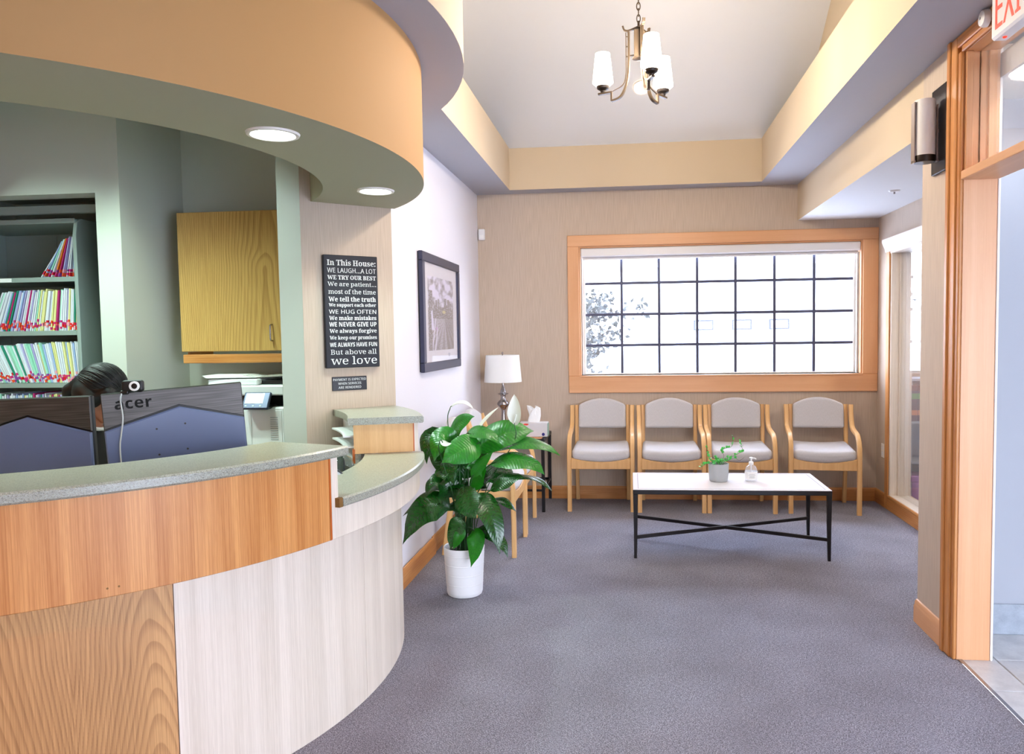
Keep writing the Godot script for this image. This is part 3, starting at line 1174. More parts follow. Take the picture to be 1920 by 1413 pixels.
func build_windows() -> void:
	# ---- window 1: wide grid window over the chairs
	var w := Node3D.new()
	w.name = "window_1"
	add_child(w)
	tag(w, "wide window with orange wooden casing and a grid of panes", "", "", "structure")
	var cas := [[Vector3(-0.547, 2.215, BACK), Vector3(2.069, 2.312, BACK + 0.022), 0], [Vector3(-0.547, 0.938, BACK), Vector3(2.069, 1.088, BACK + 0.022), 0], [Vector3(-0.547, 1.088, BACK), Vector3(-0.447, 2.215, BACK + 0.022), 1], [Vector3(1.945, 1.088, BACK), Vector3(2.069, 2.215, BACK + 0.022), 1]]
	for k in cas:
		var b := MB.new()
		b.box(k[0], k[1], 0.004, k[2])
		struct("casing", b, M.maple, w)
	for k in [[Vector3(-0.447, 1.078, BACK - 0.15), Vector3(1.945, 1.09, BACK + 0.03), 0], [Vector3(-0.447, 1.09, BACK - 0.15), Vector3(-0.435, 2.215, BACK), 1], [Vector3(1.933, 1.09, BACK - 0.15), Vector3(1.945, 2.215, BACK), 1], [Vector3(-0.435, 2.203, BACK - 0.15), Vector3(1.933, 2.215, BACK), 0]]:
		var b := MB.new()
		b.box(k[0], k[1], 0.002, k[2])
		struct("jamb", b, M.maple, w)
	# sash: white rails, a stepped reveal each side
	var zs := BACK - 0.115
	for k in [[Vector3(-0.435, 1.09, zs - 0.02), Vector3(-0.400, 2.203, zs + 0.02)], [Vector3(1.898, 1.09, zs - 0.02), Vector3(1.933, 2.203, zs + 0.02)], [Vector3(-0.40, 1.09, zs - 0.02), Vector3(1.898, 1.104, zs + 0.02)], [Vector3(-0.40, 2.17, zs - 0.02), Vector3(1.898, 2.203, zs + 0.02)]]:
		var b := MB.new()
		b.box(k[0], k[1], 0.003)
		struct("sash", b, M.white_trim, w)
	for x in [-0.437, -0.425, 1.918, 1.931]:
		var b := MB.new()
		b.box(Vector3(x - 0.003, 1.09, BACK - 0.085), Vector3(x + 0.003, 2.12, BACK - 0.055), 0.001)
		struct("blind_channel", b, M.white_plastic, w)
	var xs := [-0.40, -0.079, 0.249, 0.580, 0.909, 1.241, 1.574, 1.898]
	var ys := [1.104, 1.352, 1.624, 1.899, 2.17]
	for i in 7:
		for j in 4:
			var b := MB.new()
			b.box(Vector3(xs[i], ys[j], zs - 0.003), Vector3(xs[i + 1], ys[j + 1], zs + 0.003))
			struct("pane", b, M.glass, w)
	for i in range(1, 7):
		var b := MB.new()
		b.box(Vector3(xs[i] - 0.012, 1.104, zs - 0.008), Vector3(xs[i] + 0.012, 2.17, zs + 0.008), 0.002)
		struct("muntin", b, M.dark_bar, w)
	for j in range(1, 4):
		var b := MB.new()
		b.box(Vector3(-0.40, ys[j] - 0.012, zs - 0.0075), Vector3(1.898, ys[j] + 0.012, zs + 0.0075), 0.002)
		struct("muntin", b, M.dark_bar, w)
	# roller blind, drawn up
	var t := thing("roller_blind", "white roller blind rolled up under the head of the wide grid window", "blind", Vector3(0.749, 2.10, BACK - 0.035))
	var c := MB.new()
	c.box(Vector3(-1.182, 0.028, -0.03), Vector3(1.182, 0.101, 0.03), 0.008)
	obj("cassette", c, M.white_plastic, t)
	c = MB.new()
	c.box(Vector3(-1.165, 0.012, -0.012), Vector3(1.165, 0.06, -0.008))
	obj("fabric", c, M.blind_fabric, t)
	c = MB.new()
	c.box(Vector3(-1.165, 0.0, -0.018), Vector3(1.165, 0.014, -0.002), 0.004)
	obj("bottom_bar", c, M.white_plastic, t)

	# ---- window 2: tall glazing between waiting recess and office
	w = Node3D.new()
	w.name = "window_2"
	add_child(w)
	tag(w, "tall interior glazing in oak frame at the right of the waiting corner", "", "", "structure")
	var zl := -6.36
	var zn := -4.9
	for k in [[Vector3(2.050, 0.0, zl - 0.06), Vector3(2.07, 2.09, zl + 0.012), 1], [Vector3(2.050, 0.0, zl + 0.012), Vector3(2.07, 0.105, zn), 2], [Vector3(2.050, 0.0, zn), Vector3(2.07, 2.09, zn + 0.08), 1]]:
		var b := MB.new()
		b.box(k[0], k[1], 0.004, k[2])
		struct("casing", b, M.oak, w)
	for k in [[Vector3(2.044, 0.105, zl + 0.012), Vector3(2.056, 2.06, zl + 0.03), 1], [Vector3(2.044, 0.105, zl + 0.03), Vector3(2.056, 0.125, zn), 2]]:
		var b := MB.new()
		b.box(k[0], k[1], 0.003, k[2])
		struct("bead", b, M.oak, w)
	for k in [[Vector3(2.056, 0.105, zl), Vector3(2.22, 2.085, zl + 0.05), 1], [Vector3(2.056, 0.100, zl + 0.05), Vector3(2.22, 0.125, zn), 2], [Vector3(2.056, 2.06, zl + 0.05), Vector3(2.22, 2.085, zn), 2], [Vector3(2.056, 0.1, zn - 0.05), Vector3(2.22, 2.085, zn), 1]]:
		var b := MB.new()
		b.box(k[0], k[1], 0.003, k[2])
		struct("frame", b, M.pale_oak, w)
	for k in [0.06, 0.11]:
		var b := MB.new()
		b.box(Vector3(2.056 + k, 0.125, zl + 0.05), Vector3(2.07 + k, 2.06, zl + 0.062), 0.002)
		struct("stop", b, M.pale_oak, w)
	var g := MB.new()
	g.box(Vector3(2.128, 0.125, zl + 0.05), Vector3(2.134, 2.06, zn - 0.05))
	struct("pane", g, M.glass, w)
	# white crown over it
	var pr := MB.new()
	var out := PackedVector2Array([Vector2(2.07, 2.075), Vector2(2.045, 2.075), Vector2(2.042, 2.10), Vector2(2.030, 2.125), Vector2(2.018, 2.155), Vector2(2.018, 2.175), Vector2(2.07, 2.175)])
	pr.prism(out, zl - 0.075, zn + 0.09)
	struct("crown", pr, M.white_trim, w)

	# ---- window 3: the office's own window, seen through the glazing
	w = Node3D.new()
	w.name = "window_3"
	add_child(w)
	tag(w, "office window with dark bars seen through the tall glazing", "", "", "structure")
	for k in [[Vector3(2.30, 1.23, zs - 0.03), Vector3(2.34, 2.15, zs + 0.03)], [Vector3(3.66, 1.23, zs - 0.03), Vector3(3.70, 2.15, zs + 0.03)], [Vector3(2.34, 1.23, zs - 0.03), Vector3(3.66, 1.27, zs + 0.03)], [Vector3(2.34, 2.12, zs - 0.03), Vector3(3.66, 2.15, zs + 0.03)]]:
		var b := MB.new()
		b.box(k[0], k[1], 0.003)
		struct("sash", b, M.white_trim, w)
	for y in [1.465, 1.704, 1.955]:
		var b := MB.new()
		b.box(Vector3(2.34, y - 0.007, zs - 0.008), Vector3(3.66, y + 0.007, zs + 0.008), 0.002)
		struct("muntin", b, M.dark_bar, w)
	for x in [2.78, 3.22]:
		var b := MB.new()
		b.box(Vector3(x - 0.007, 1.27, zs - 0.007), Vector3(x + 0.007, 2.12, zs + 0.007), 0.002)
		struct("muntin", b, M.dark_bar, w)
	g = MB.new()
	g.box(Vector3(2.34, 1.27, zs - 0.003), Vector3(3.66, 2.12, zs + 0.003))
	struct("pane", g, M.glass, w)
	# ---- glazed fronts behind the photographer: they let the daylight in
	for k in [[2.3, 3.9, "window_4", 0.0], [-2.75, 0.2, "window_6", PI / 2], [0.6, 1.3, "window_5", 0.0]]:
		w = Node3D.new()
		w.name = k[2]
		add_child(w)
		tag(w, "glazed entrance front outside the picture", "", "", "structure")
		if k[3]:
			w.transform = Transform3D(Basis(Vector3.UP, PI / 2), Vector3(1.475, 0, 0))
		var n := 3
		for i in n + 1:
			var b := MB.new()
			var x: float = lerpf(k[0] + 0.03, k[1] - 0.03, i / float(n))
			b.box(Vector3(x - 0.03, 0, 2.64), Vector3(x + 0.03, 2.45, 2.71), 0.004)
			struct("mullion", b, M.dark_metal, w)
		for y in [0.04, 2.41]:
			var b := MB.new()
			b.box(Vector3(k[0], y - 0.04, 2.645), Vector3(k[1], y + 0.04, 2.705), 0.004)
			struct("rail", b, M.dark_metal, w)


func build_drum() -> void:
	# round dropped drum over the desk: upright face, underside ring, inner face; open in the middle
	var sect := PackedVector2Array()
	for k in 121:
		var s := deg_to_rad(lerpf(-140.0, 41.0, k / 120.0))
		sect.append(Vector2(DESK.x + 1.687 * cos(s), DESK.z - 1.687 * sin(s)))
	for k in 121:
		var s := deg_to_rad(lerpf(41.0, -140.0, k / 120.0))
		sect.append(Vector2(DESK.x + 1.215 * cos(s), DESK.z - 1.215 * sin(s)))
	var cut := [sect]
	var turn := Transform3D(Basis(Vector3.RIGHT, Vector3(0, 0, 1), Vector3(0, -1, 0)), Vector3.ZERO)
	var under := MB.new()
	under.t = turn
	var sides := MB.new()
	sides.t = turn
	for pl in cut:
		under.prism(pl, -DRUM - 0.004, -DRUM, 0.0, true, false)
		sides.prism(pl, -SOFFIT, -DRUM, 0.0, false, true)
	struct("ceiling_drum", under, M.drum_soffit_paint)
	var inner := MB.new()
	var outer := MB.new()
	for f in sides.p.size() / 3:
		var c := (sides.p[f * 3] + sides.p[f * 3 + 1] + sides.p[f * 3 + 2]) / 3.0 - DESK
		var into: MB = inner if Vector2(c.x, c.z).length() < 1.4 else outer
		into.tri(sides.p[f * 3], sides.p[f * 3 + 1], sides.p[f * 3 + 2])
	struct("wall_drum", outer, M.drum_paint, self, "", 30)
	struct("wall_drum_inside", inner, M.drum_soffit_paint, self, "", 30)


func build_doorway() -> void:
	# ---- door 1: full-height oak frame with a transom, open to the hall
	var w := Node3D.new()
	w.name = "door_1"
	add_child(w)
	tag(w, "open doorway at the right with oak casing and a transom light", "", "", "structure")
	var zf := -3.44
	var zn := 1.2
	# lobby side casing: stepped profile
	for k in [[Vector3(1.388, 0, zf - 0.105), Vector3(1.41, 2.688, zf - 0.03), 1], [Vector3(1.380, 0, zf - 0.115), Vector3(1.41, 2.688, zf - 0.085), 1], [Vector3(1.394, 0, zf - 0.03), Vector3(1.41, 2.62, zf + 0.0), 1]]:
		var b := MB.new()
		b.box(k[0], k[1], 0.004, k[2])
		struct("casing", b, M.oak, w)
	for k in [[Vector3(1.388, 2.64, zf - 0.03), Vector3(1.41, 2.688, zn), 2], [Vector3(1.394, 2.615, zf), Vector3(1.41, 2.64, zn), 2]]:
		var b := MB.new()
		b.box(k[0], k[1], 0.004, k[2])
		struct("casing", b, M.oak, w)
	# jamb facing the opening, and head
	var j := MB.new()
	j.box(Vector3(1.41, 0, zf - 0.055), Vector3(1.549, 2.66, zf), 0.002, 1)
	struct("jamb", j, M.maple, w)
	j = MB.new()
	j.box(Vector3(1.41, 2.615, zf), Vector3(1.549, 2.655, zn), 0.002, 2)
	struct("jamb", j, M.maple, w)
	j = MB.new()
	j.box(Vector3(1.549, 0, zf - 0.055), Vector3(1.560, 2.66, zf + 0.004), 0.002, 1)
	struct("edge_trim", j, M.white_trim, w)
	# transom bar and the stops above it
	j = MB.new()
	j.box(Vector3(1.398, 2.083, zf), Vector3(1.556, 2.12, zn), 0.003, 2)
	struct("transom_bar", j, M.maple, w)
	for k in [[Vector3(1.412, 2.12, zf), Vector3(1.440, 2.615, zf + 0.014)], [Vector3(1.502, 2.12, zf), Vector3(1.545, 2.615, zf + 0.014)]]:
		var b := MB.new()
		b.box(k[0], k[1], 0.002, 1)
		struct("stop", b, M.maple, w)
	j = MB.new()
	j.box(Vector3(1.468, 2.12, zf), Vector3(1.474, 2.615, zn))
	struct("pane", j, M.glass, w)


func build_outside() -> void:
	var b := MB.new()
	b.box(Vector3(-40, -0.6, -80), Vector3(40, -0.4, -6.86))
	b.box(Vector3(-40, -0.6, 2.8), Vector3(40, -0.3, 30))
	b.box(Vector3(4.4, -0.6, -6.86), Vector3(40, -0.3, 2.8))
	struct("ground", b, M.snow)
	# low building across the yard
	var t := thing("building", "pale low building across the yard beyond the grid window", "building", Vector3(5.0, -0.4, -30))
	b = MB.new()
	b.box(Vector3(-6.5, 0, -6), Vector3(6.5, 2.9, 0), 0.02)
	obj("wall", b, M.siding, t)
	b = MB.new()
	b.prism(PackedVector2Array([Vector2(-7, 2.85), Vector2(7, 2.85), Vector2(4.5, 4.4), Vector2(-4.5, 4.4)]), -6.4, 0.4, 0.02)
	obj("roof", b, M.siding, t)
	for x in [-2.2, -0.75, 0.65]:
		b = MB.new()
		b.box(Vector3(x - 0.38, 1.95, 0.0), Vector3(x + 0.38, 2.35, 0.03), 0.005)
		var f := obj("window", b, M.siding_dark, t)
		b = MB.new()
		b.box(Vector3(x - 0.31, 2.01, 0.03), Vector3(x + 0.31, 2.29, 0.04))
		obj("pane", b, M.siding, f)
	b = MB.new()
	b.box(Vector3(2.0, 0.0, 0.0), Vector3(2.9, 2.3, 0.03), 0.005)
	obj("door", b, M.siding, t)
	# brick house seen past the office window
	t = thing("house", "grey brick house wall beyond the office window", "house", Vector3(7.8, -0.4, -17))
	b = MB.new()
	b.box(Vector3(-2.5, 0, -4), Vector3(4.5, 5.2, 0), 0.02)
	obj("wall", b, M.brick_grey, t)
	b = MB.new()
	for j in 24:
		b.box(Vector3(-2.5, 0.1 + j * 0.2, 0.0), Vector3(4.5, 0.27 + j * 0.2, 0.025), 0.006)
	var br := obj("brick_courses", b, M.brick_grey, t)
	br.set_meta("kind", "stuff")
	b = MB.new()
	b.prism(PackedVector2Array([Vector2(-2.9, 5.2), Vector2(4.9, 5.2), Vector2(1.0, 7.4)]), -4.3, 0.3, 0.02)
	obj("roof", b, M.siding_dark, t)
	# shrubby tree at the left of the window
	t = thing("tree", "small bare tree with sparse leaves outside the left of the grid window", "tree", Vector3(-0.9, -0.4, -11.5))
	b = MB.new()
	b.tube([Vector3(0, 0, 0), Vector3(0.05, 0.8, 0), Vector3(-0.05, 1.6, 0), Vector3(0, 2.6, 0)], [0.06, 0.05, 0.035, 0.01], 8)
	var r := RandomNumberGenerator.new()
	r.seed = 5
	var tips := []
	for k in 34:
		var y := r.randf_range(0.7, 2.3)
		var s := r.randf() * TAU
		var l := r.randf_range(0.5, 1.0) * (1.2 - absf(y - 1.5) * 0.35)
		var d := Vector3(cos(s), r.randf_range(0.2, 0.8), sin(s)) * l
		var a := Vector3(0, y, 0)
		var l2 := bez(a, a + d * 0.5 + Vector3(0, 0.1, 0), a + d, 5)
		b.tube(l2, [0.014, 0.012, 0.01, 0.008, 0.006, 0.003], 5)
		tips.append(l2)
	obj("trunk", b, M.bark, t)
	var mm := MultiMesh.new()
	mm.transform_format = MultiMesh.TRANSFORM_3D
	var lf := MB.new()
	lf.face([Vector3(0, 0, 0), Vector3(0.03, 0.045, 0.006), Vector3(0, 0.11, 0), Vector3(-0.03, 0.045, 0.006)], Vector3(0, 0, 1), Vector3.RIGHT, Vector3.UP)
	mm.mesh = lf.mesh()
	mm.instance_count = 2600
	for k in 2600:
		var l3: Array = tips[r.randi() % tips.size()]
		var at: Vector3 = l3[r.randi_range(2, 5)] + Vector3(r.randfn(0, 0.07), r.randfn(0, 0.07), r.randfn(0, 0.07))
		mm.set_instance_transform(k, Transform3D(Basis.from_euler(Vector3(r.randf() * TAU, r.randf() * TAU, r.randf() * TAU)), at))
	var mi := MultiMeshInstance3D.new()
	mi.multimesh = mm
	mi.name = "leaves"
	mi.material_override = M.tree_leaf
	mi.set_meta("kind", "stuff")
	t.add_child(mi)


# ================================================================ reception desk
func build_desk() -> void:
	var t := thing("reception_desk", "large curved oak reception desk with a pale base and an orange upper panel", "desk", DESK)
	var add := func(called: String, r0: float, r1: float, y0: float, y1: float, d0: float, d1: float, m: Material, label := "") -> void:
		var b := MB.new()
		b.arc(r0, r1, y0, y1, d0, d1, maxi(2, int(absf(d1 - d0) / 2.0)), 0.002)
		var o := obj(called, b, m, t, 30)
		if label: o.set_meta("label", label)
	add.call("base_panel", 1.52, 1.543, 0, 0.738, -128.0, -39.0, M.figured_oak, "base panel of bold cathedral-grained oak")
	add.call("base_panel", 1.52, 1.543, 0, 0.738, -38.9, -8.3, M.pale_oak, "plain pale oak base panel")
	add.call("base_panel", 1.52, 1.543, 0, 0.738, -8.2, 40.8, M.pale_oak, "plain pale oak base panel")
	add.call("upper_panel", 1.60, 1.638, 0.738, 1.03, -128.0, -20.3, M.oak, "deep upper panel of orange oak")
	add.call("edge_strip", 1.60, 1.6385, 0.738, 1.03, -20.25, -19.95, M.edge_orange)
	add.call("end_strip", 1.36, 1.638, 0.738, 1.03, -19.9, -18.7, M.pale_oak)
	add.call("lower_band", 1.60, 1.635, 0.738, 0.85, -18.65, 40.8, M.pale_oak)
	add.call("bottom_rail", 1.52, 1.60, 0.738, 0.75, -128.0, 40.8, M.oak)
	add.call("inner_panel", 1.56, 1.58, 0.75, 1.03, -128.0, -20.3, M.oak)
	# the short raised counter at the wall: an oak end and a curved face
	add.call("tower_face", 1.60, 1.635, 0.886, 1.03, 20.6, 40.8, M.oak)
	add.call("tower_end", 1.325, 1.61, 0.886, 1.03, 19.2, 20.0, M.beech, "oak end panel of the raised counter")
	add.call("tower_edge", 1.61, 1.616, 0.886, 1.03, 19.2, 20.0, M.edge_orange)
	add.call("tower_corner", 1.616, 1.635, 0.886, 1.03, 19.2, 20.6, M.pale_oak)
	add.call("tower_corner", 1.318, 1.33, 0.84, 0.91, 19.0, 20.0, M.edge_orange)

	for k in [[-45.9, 0.764], [-44.9, 0.764]]:
		var nb := MB.new()
		var a := desk_at(1.638, k[0], k[1]) - DESK
		nb.t = Transform3D(Basis(Vector3.UP, deg_to_rad(k[0])) * Basis(Vector3.BACK, -PI / 2), a)
		nb.lathe([Vector2(0, -0.001), Vector2(0.003, -0.001), Vector2(0.003, 0.0006), Vector2(0, 0.0006)], 8)
		obj("nail_hole", nb, M.raw_brown, t)

	# continuous worktops
	var b := MB.new()
	b.t = Transform3D(Basis(), DESK)
	b.arc(1.30, 1.657, 1.03, 1.064, -128.0, -17.3, 60, 0.006)
	one("countertop", b, M.worktop, "long curved grey speckled counter top of the upper desk, in front of the monitors", "countertop", "", 30)
	t = Node3D.new()
	b = MB.new()
	b.t = Transform3D(Basis(), DESK)
	b.arc(1.375, 1.66, 0.85, 0.885, -18.6, 19.1, 24, 0.006)
	var low := one("countertop", b, M.worktop, "low curved grey speckled transaction counter beside the plant", "countertop", "", 30)
	t.free()
	b = MB.new()
	b.t = Transform3D(Basis(), DESK)
	b.arc(1.636, 1.658, 0.851, 0.884, -19.3, -18.65, 1)
	var cap := obj("raw_end", b, M.raw_brown, low)
	cap.set_meta("label", "bare brown end of the counter edge")
	b = MB.new()
	b.t = Transform3D(Basis(), DESK)
	b.arc(1.30, 1.662, 1.03, 1.064, 18.0, 40.85, 16, 0.006)
	one("countertop", b, M.worktop, "short raised grey speckled counter top against the pillar", "countertop", "", 30)

	# work surface behind
	b = MB.new()
	b.t = Transform3D(Basis(), DESK)
	b.arc(0.48, 1.518, 0.715, 0.745, -128.0, 30.0, 50, 0.004)
	var wt := thing("work_surface", "grey work surface behind the counter carrying the monitors", "worktop", Vector3.ZERO)
	obj("top", b, M.worktop, wt, 30)
	for d in [-120.0, -75.0, -25.0, 20.0]:
		var pb := MB.new()
		pb.t = Transform3D(Basis(Vector3.UP, deg_to_rad(d)), DESK)
		pb.box(Vector3(0.7, 0, -0.012), Vector3(1.5, 0.715, 0.012), 0.002, 1)
		obj("support", pb, M.pale_oak, wt)

	# white paper shelves in the open inner side of the raised counter
	t = thing("paper_organizer", "white paper shelves open at the inner side of the raised counter", "organizer", DESK)
	b = MB.new()
	b.arc(1.345, 1.357, 0.76, 1.028, 22.0, 39.5, 6)
	b.arc(1.345, 1.59, 0.76, 1.028, 39.0, 39.6, 1)
	obj("side_panel", b, M.white_plastic, t, 30)
	for y in [0.855, 0.915, 0.968]:
		b = MB.new()
		b.arc(1.275 if y > 0.9 else 1.30, 1.345, y - 0.004, y + 0.004, 21.0, 38.5, 6)
		var p0 := desk_at(1.275, 29.0, y) - DESK
		obj("shelf", b, M.white_plastic, t, 30)
	# pin holes of the shelf panel
	for k in [[24.0, 0.935], [24.0, 0.99], [24.0, 0.885], [31.0, 0.935], [31.0, 0.99]]:
		b = MB.new()
		var a := desk_at(1.3445, k[0], k[1]) - DESK
		b.t = Transform3D(Basis(Vector3.UP, deg_to_rad(k[0])) * Basis(Vector3.BACK, PI / 2), a)
		b.lathe([Vector2(0, -0.001), Vector2(0.004, -0.001), Vector2(0.004, 0.001), Vector2(0, 0.001)], 8)
		obj("pin_hole", b, M.black_plastic, t)
	b = MB.new()
	b.cbox(Vector3.ZERO, Vector3(0.09, 0.003, 0.12), 0.0)
	var o := one("paper_sheet", b, M.paper, "white sheet of paper on the low counter beside the upper desk's end", "paper")
	o.position = desk_at(1.5, -16.9, 0.8872)
	o.rotation.y = 0.5

	build_monitors()
	build_desk_things()


func build_monitors() -> void:
	# ---- right monitor, seen from behind
	var l := Vector3(-1.985, 1.251, -2.66)
	var r := Vector3(-1.564, 1.279, -2.917)
	var x := (r - l).normalized()
	var ux := Vector3(x.x, x.y, x.z)
	var back := Vector3(-x.z, 0, x.x).normalized()
	if back.z < 0: back = -back
	var uy := back.cross(ux).normalized()
	var mid := (l + r) / 2 - uy * 0.145
	var t := thing("monitor", "dark monitor seen from behind with the bluish lower shell and a maker's mark", "monitor", Vector3(mid.x, 0.745, mid.z))
	monitor(t, Transform3D(Basis(ux, uy, back), Vector3(0, mid.y - 0.745, 0)), 0.494, 0.292, 0.015, true)
	# ---- left monitor, cut by the picture's edge
	l = Vector3(-2.545, 1.232, -2.66)
	r = Vector3(-2.062, 1.244, -2.715)
	ux = (r - l).normalized()
	back = Vector3(-ux.z, 0, ux.x).normalized()
	if back.z < 0: back = -back
	uy = back.cross(ux).normalized()
	mid = (l + r) / 2 - uy * 0.145
	t = thing("monitor", "dark monitor seen from behind at the left end, in front of the person", "monitor", Vector3(mid.x, 0.745, mid.z))
	monitor(t, Transform3D(Basis(ux, uy, back), Vector3(0, mid.y - 0.745, 0)), 0.486, 0.29, 0.0, false)


func monitor(t: Node3D, f: Transform3D, w: float, h: float, peak: float, marked: bool) -> void:
	var b := MB.new()
	b.t = f
	b.box(Vector3(-w / 2, -h / 2, -0.022), Vector3(w / 2, h / 2, 0.0), 0.004)
	obj("shell", b, M.black_plastic, t)
	b = MB.new()
	b.t = f
	b.box(Vector3(-w / 2 + 0.006, -h / 2 + 0.012, -0.0235), Vector3(w / 2 - 0.006, h / 2 - 0.006, -0.0215))
	obj("screen", b, M.screen_grey, t)
	# brushed upper panel down to a chevron
	var ye := h / 2 - 0.135
	var yp := h / 2 - 0.066
	b = MB.new()
	b.t = f
	b.prism(PackedVector2Array([Vector2(-w / 2 + 0.002, h / 2 - 0.002), Vector2(-w / 2 + 0.002, ye), Vector2(peak, yp), Vector2(w / 2 - 0.002, ye), Vector2(w / 2 - 0.002, h / 2 - 0.002)]), 0.0, 0.010, 0.002)
	var up := obj("upper_panel", b, M.brushed_dark, t, 20)
	b = MB.new()
	b.t = f
	b.prism(PackedVector2Array([Vector2(-w / 2 + 0.002, ye - 0.006), Vector2(-w / 2 + 0.002, -h / 2 + 0.002), Vector2(w / 2 - 0.002, -h / 2 + 0.002), Vector2(w / 2 - 0.002, ye - 0.006), Vector2(peak, yp - 0.007)]), 0.0, 0.016, 0.005)
	obj("lower_panel", b, M.monitor_blue, t, 20)
	if marked:
		for k in [[-0.07, -0.005], [0.03, 0.005], [-0.07, -0.105], [0.03, -0.095]]:
			b = MB.new()
			b.t = f * Transform3D(Basis(Vector3.RIGHT, PI / 2), Vector3(k[0], k[1], 0.0155))
			b.lathe([Vector2(0, 0.0015), Vector2(0.004, 0.0015), Vector2(0.004, 0), Vector2(0, 0)], 8)
			fix_winding(b)
			obj("screw", b, M.black_plastic, t)
		b = MB.new()
		b.t = f
		b.box(Vector3(-0.10, -0.128, 0.0155), Vector3(0.175, -0.124, 0.018))
		obj("cable_slot", b, M.black_plastic, t)
		words("acer", "Droid Sans", 700, up, f * Transform3D(Basis.from_euler(Vector3(0, 0, 0)), Vector3(-0.140, h / 2 - 0.047, 0.0105)), 0.125, 0.032, M.print_black, 0.002)
	# stand
	b = MB.new()
	b.t = f
	b.box(Vector3(-0.03, -h / 2 - 0.21, -0.055), Vector3(0.03, -h / 2 + 0.06, -0.0225), 0.004)
	obj("stand_neck", b, M.black_plastic, t)
	b = MB.new()
	b.t = Transform3D(Basis(f.basis.x.slide(Vector3.UP).normalized(), Vector3.UP, f.basis.z), Vector3(0, 0, 0))
	b.soft(Vector3(0.24, 0.016, 0.18), 0.008, 3)
	var bs := obj("stand_base", b, M.black_plastic, t)
	bs.position = Vector3(0, 0.008, 0) - f.basis.z * 0.05


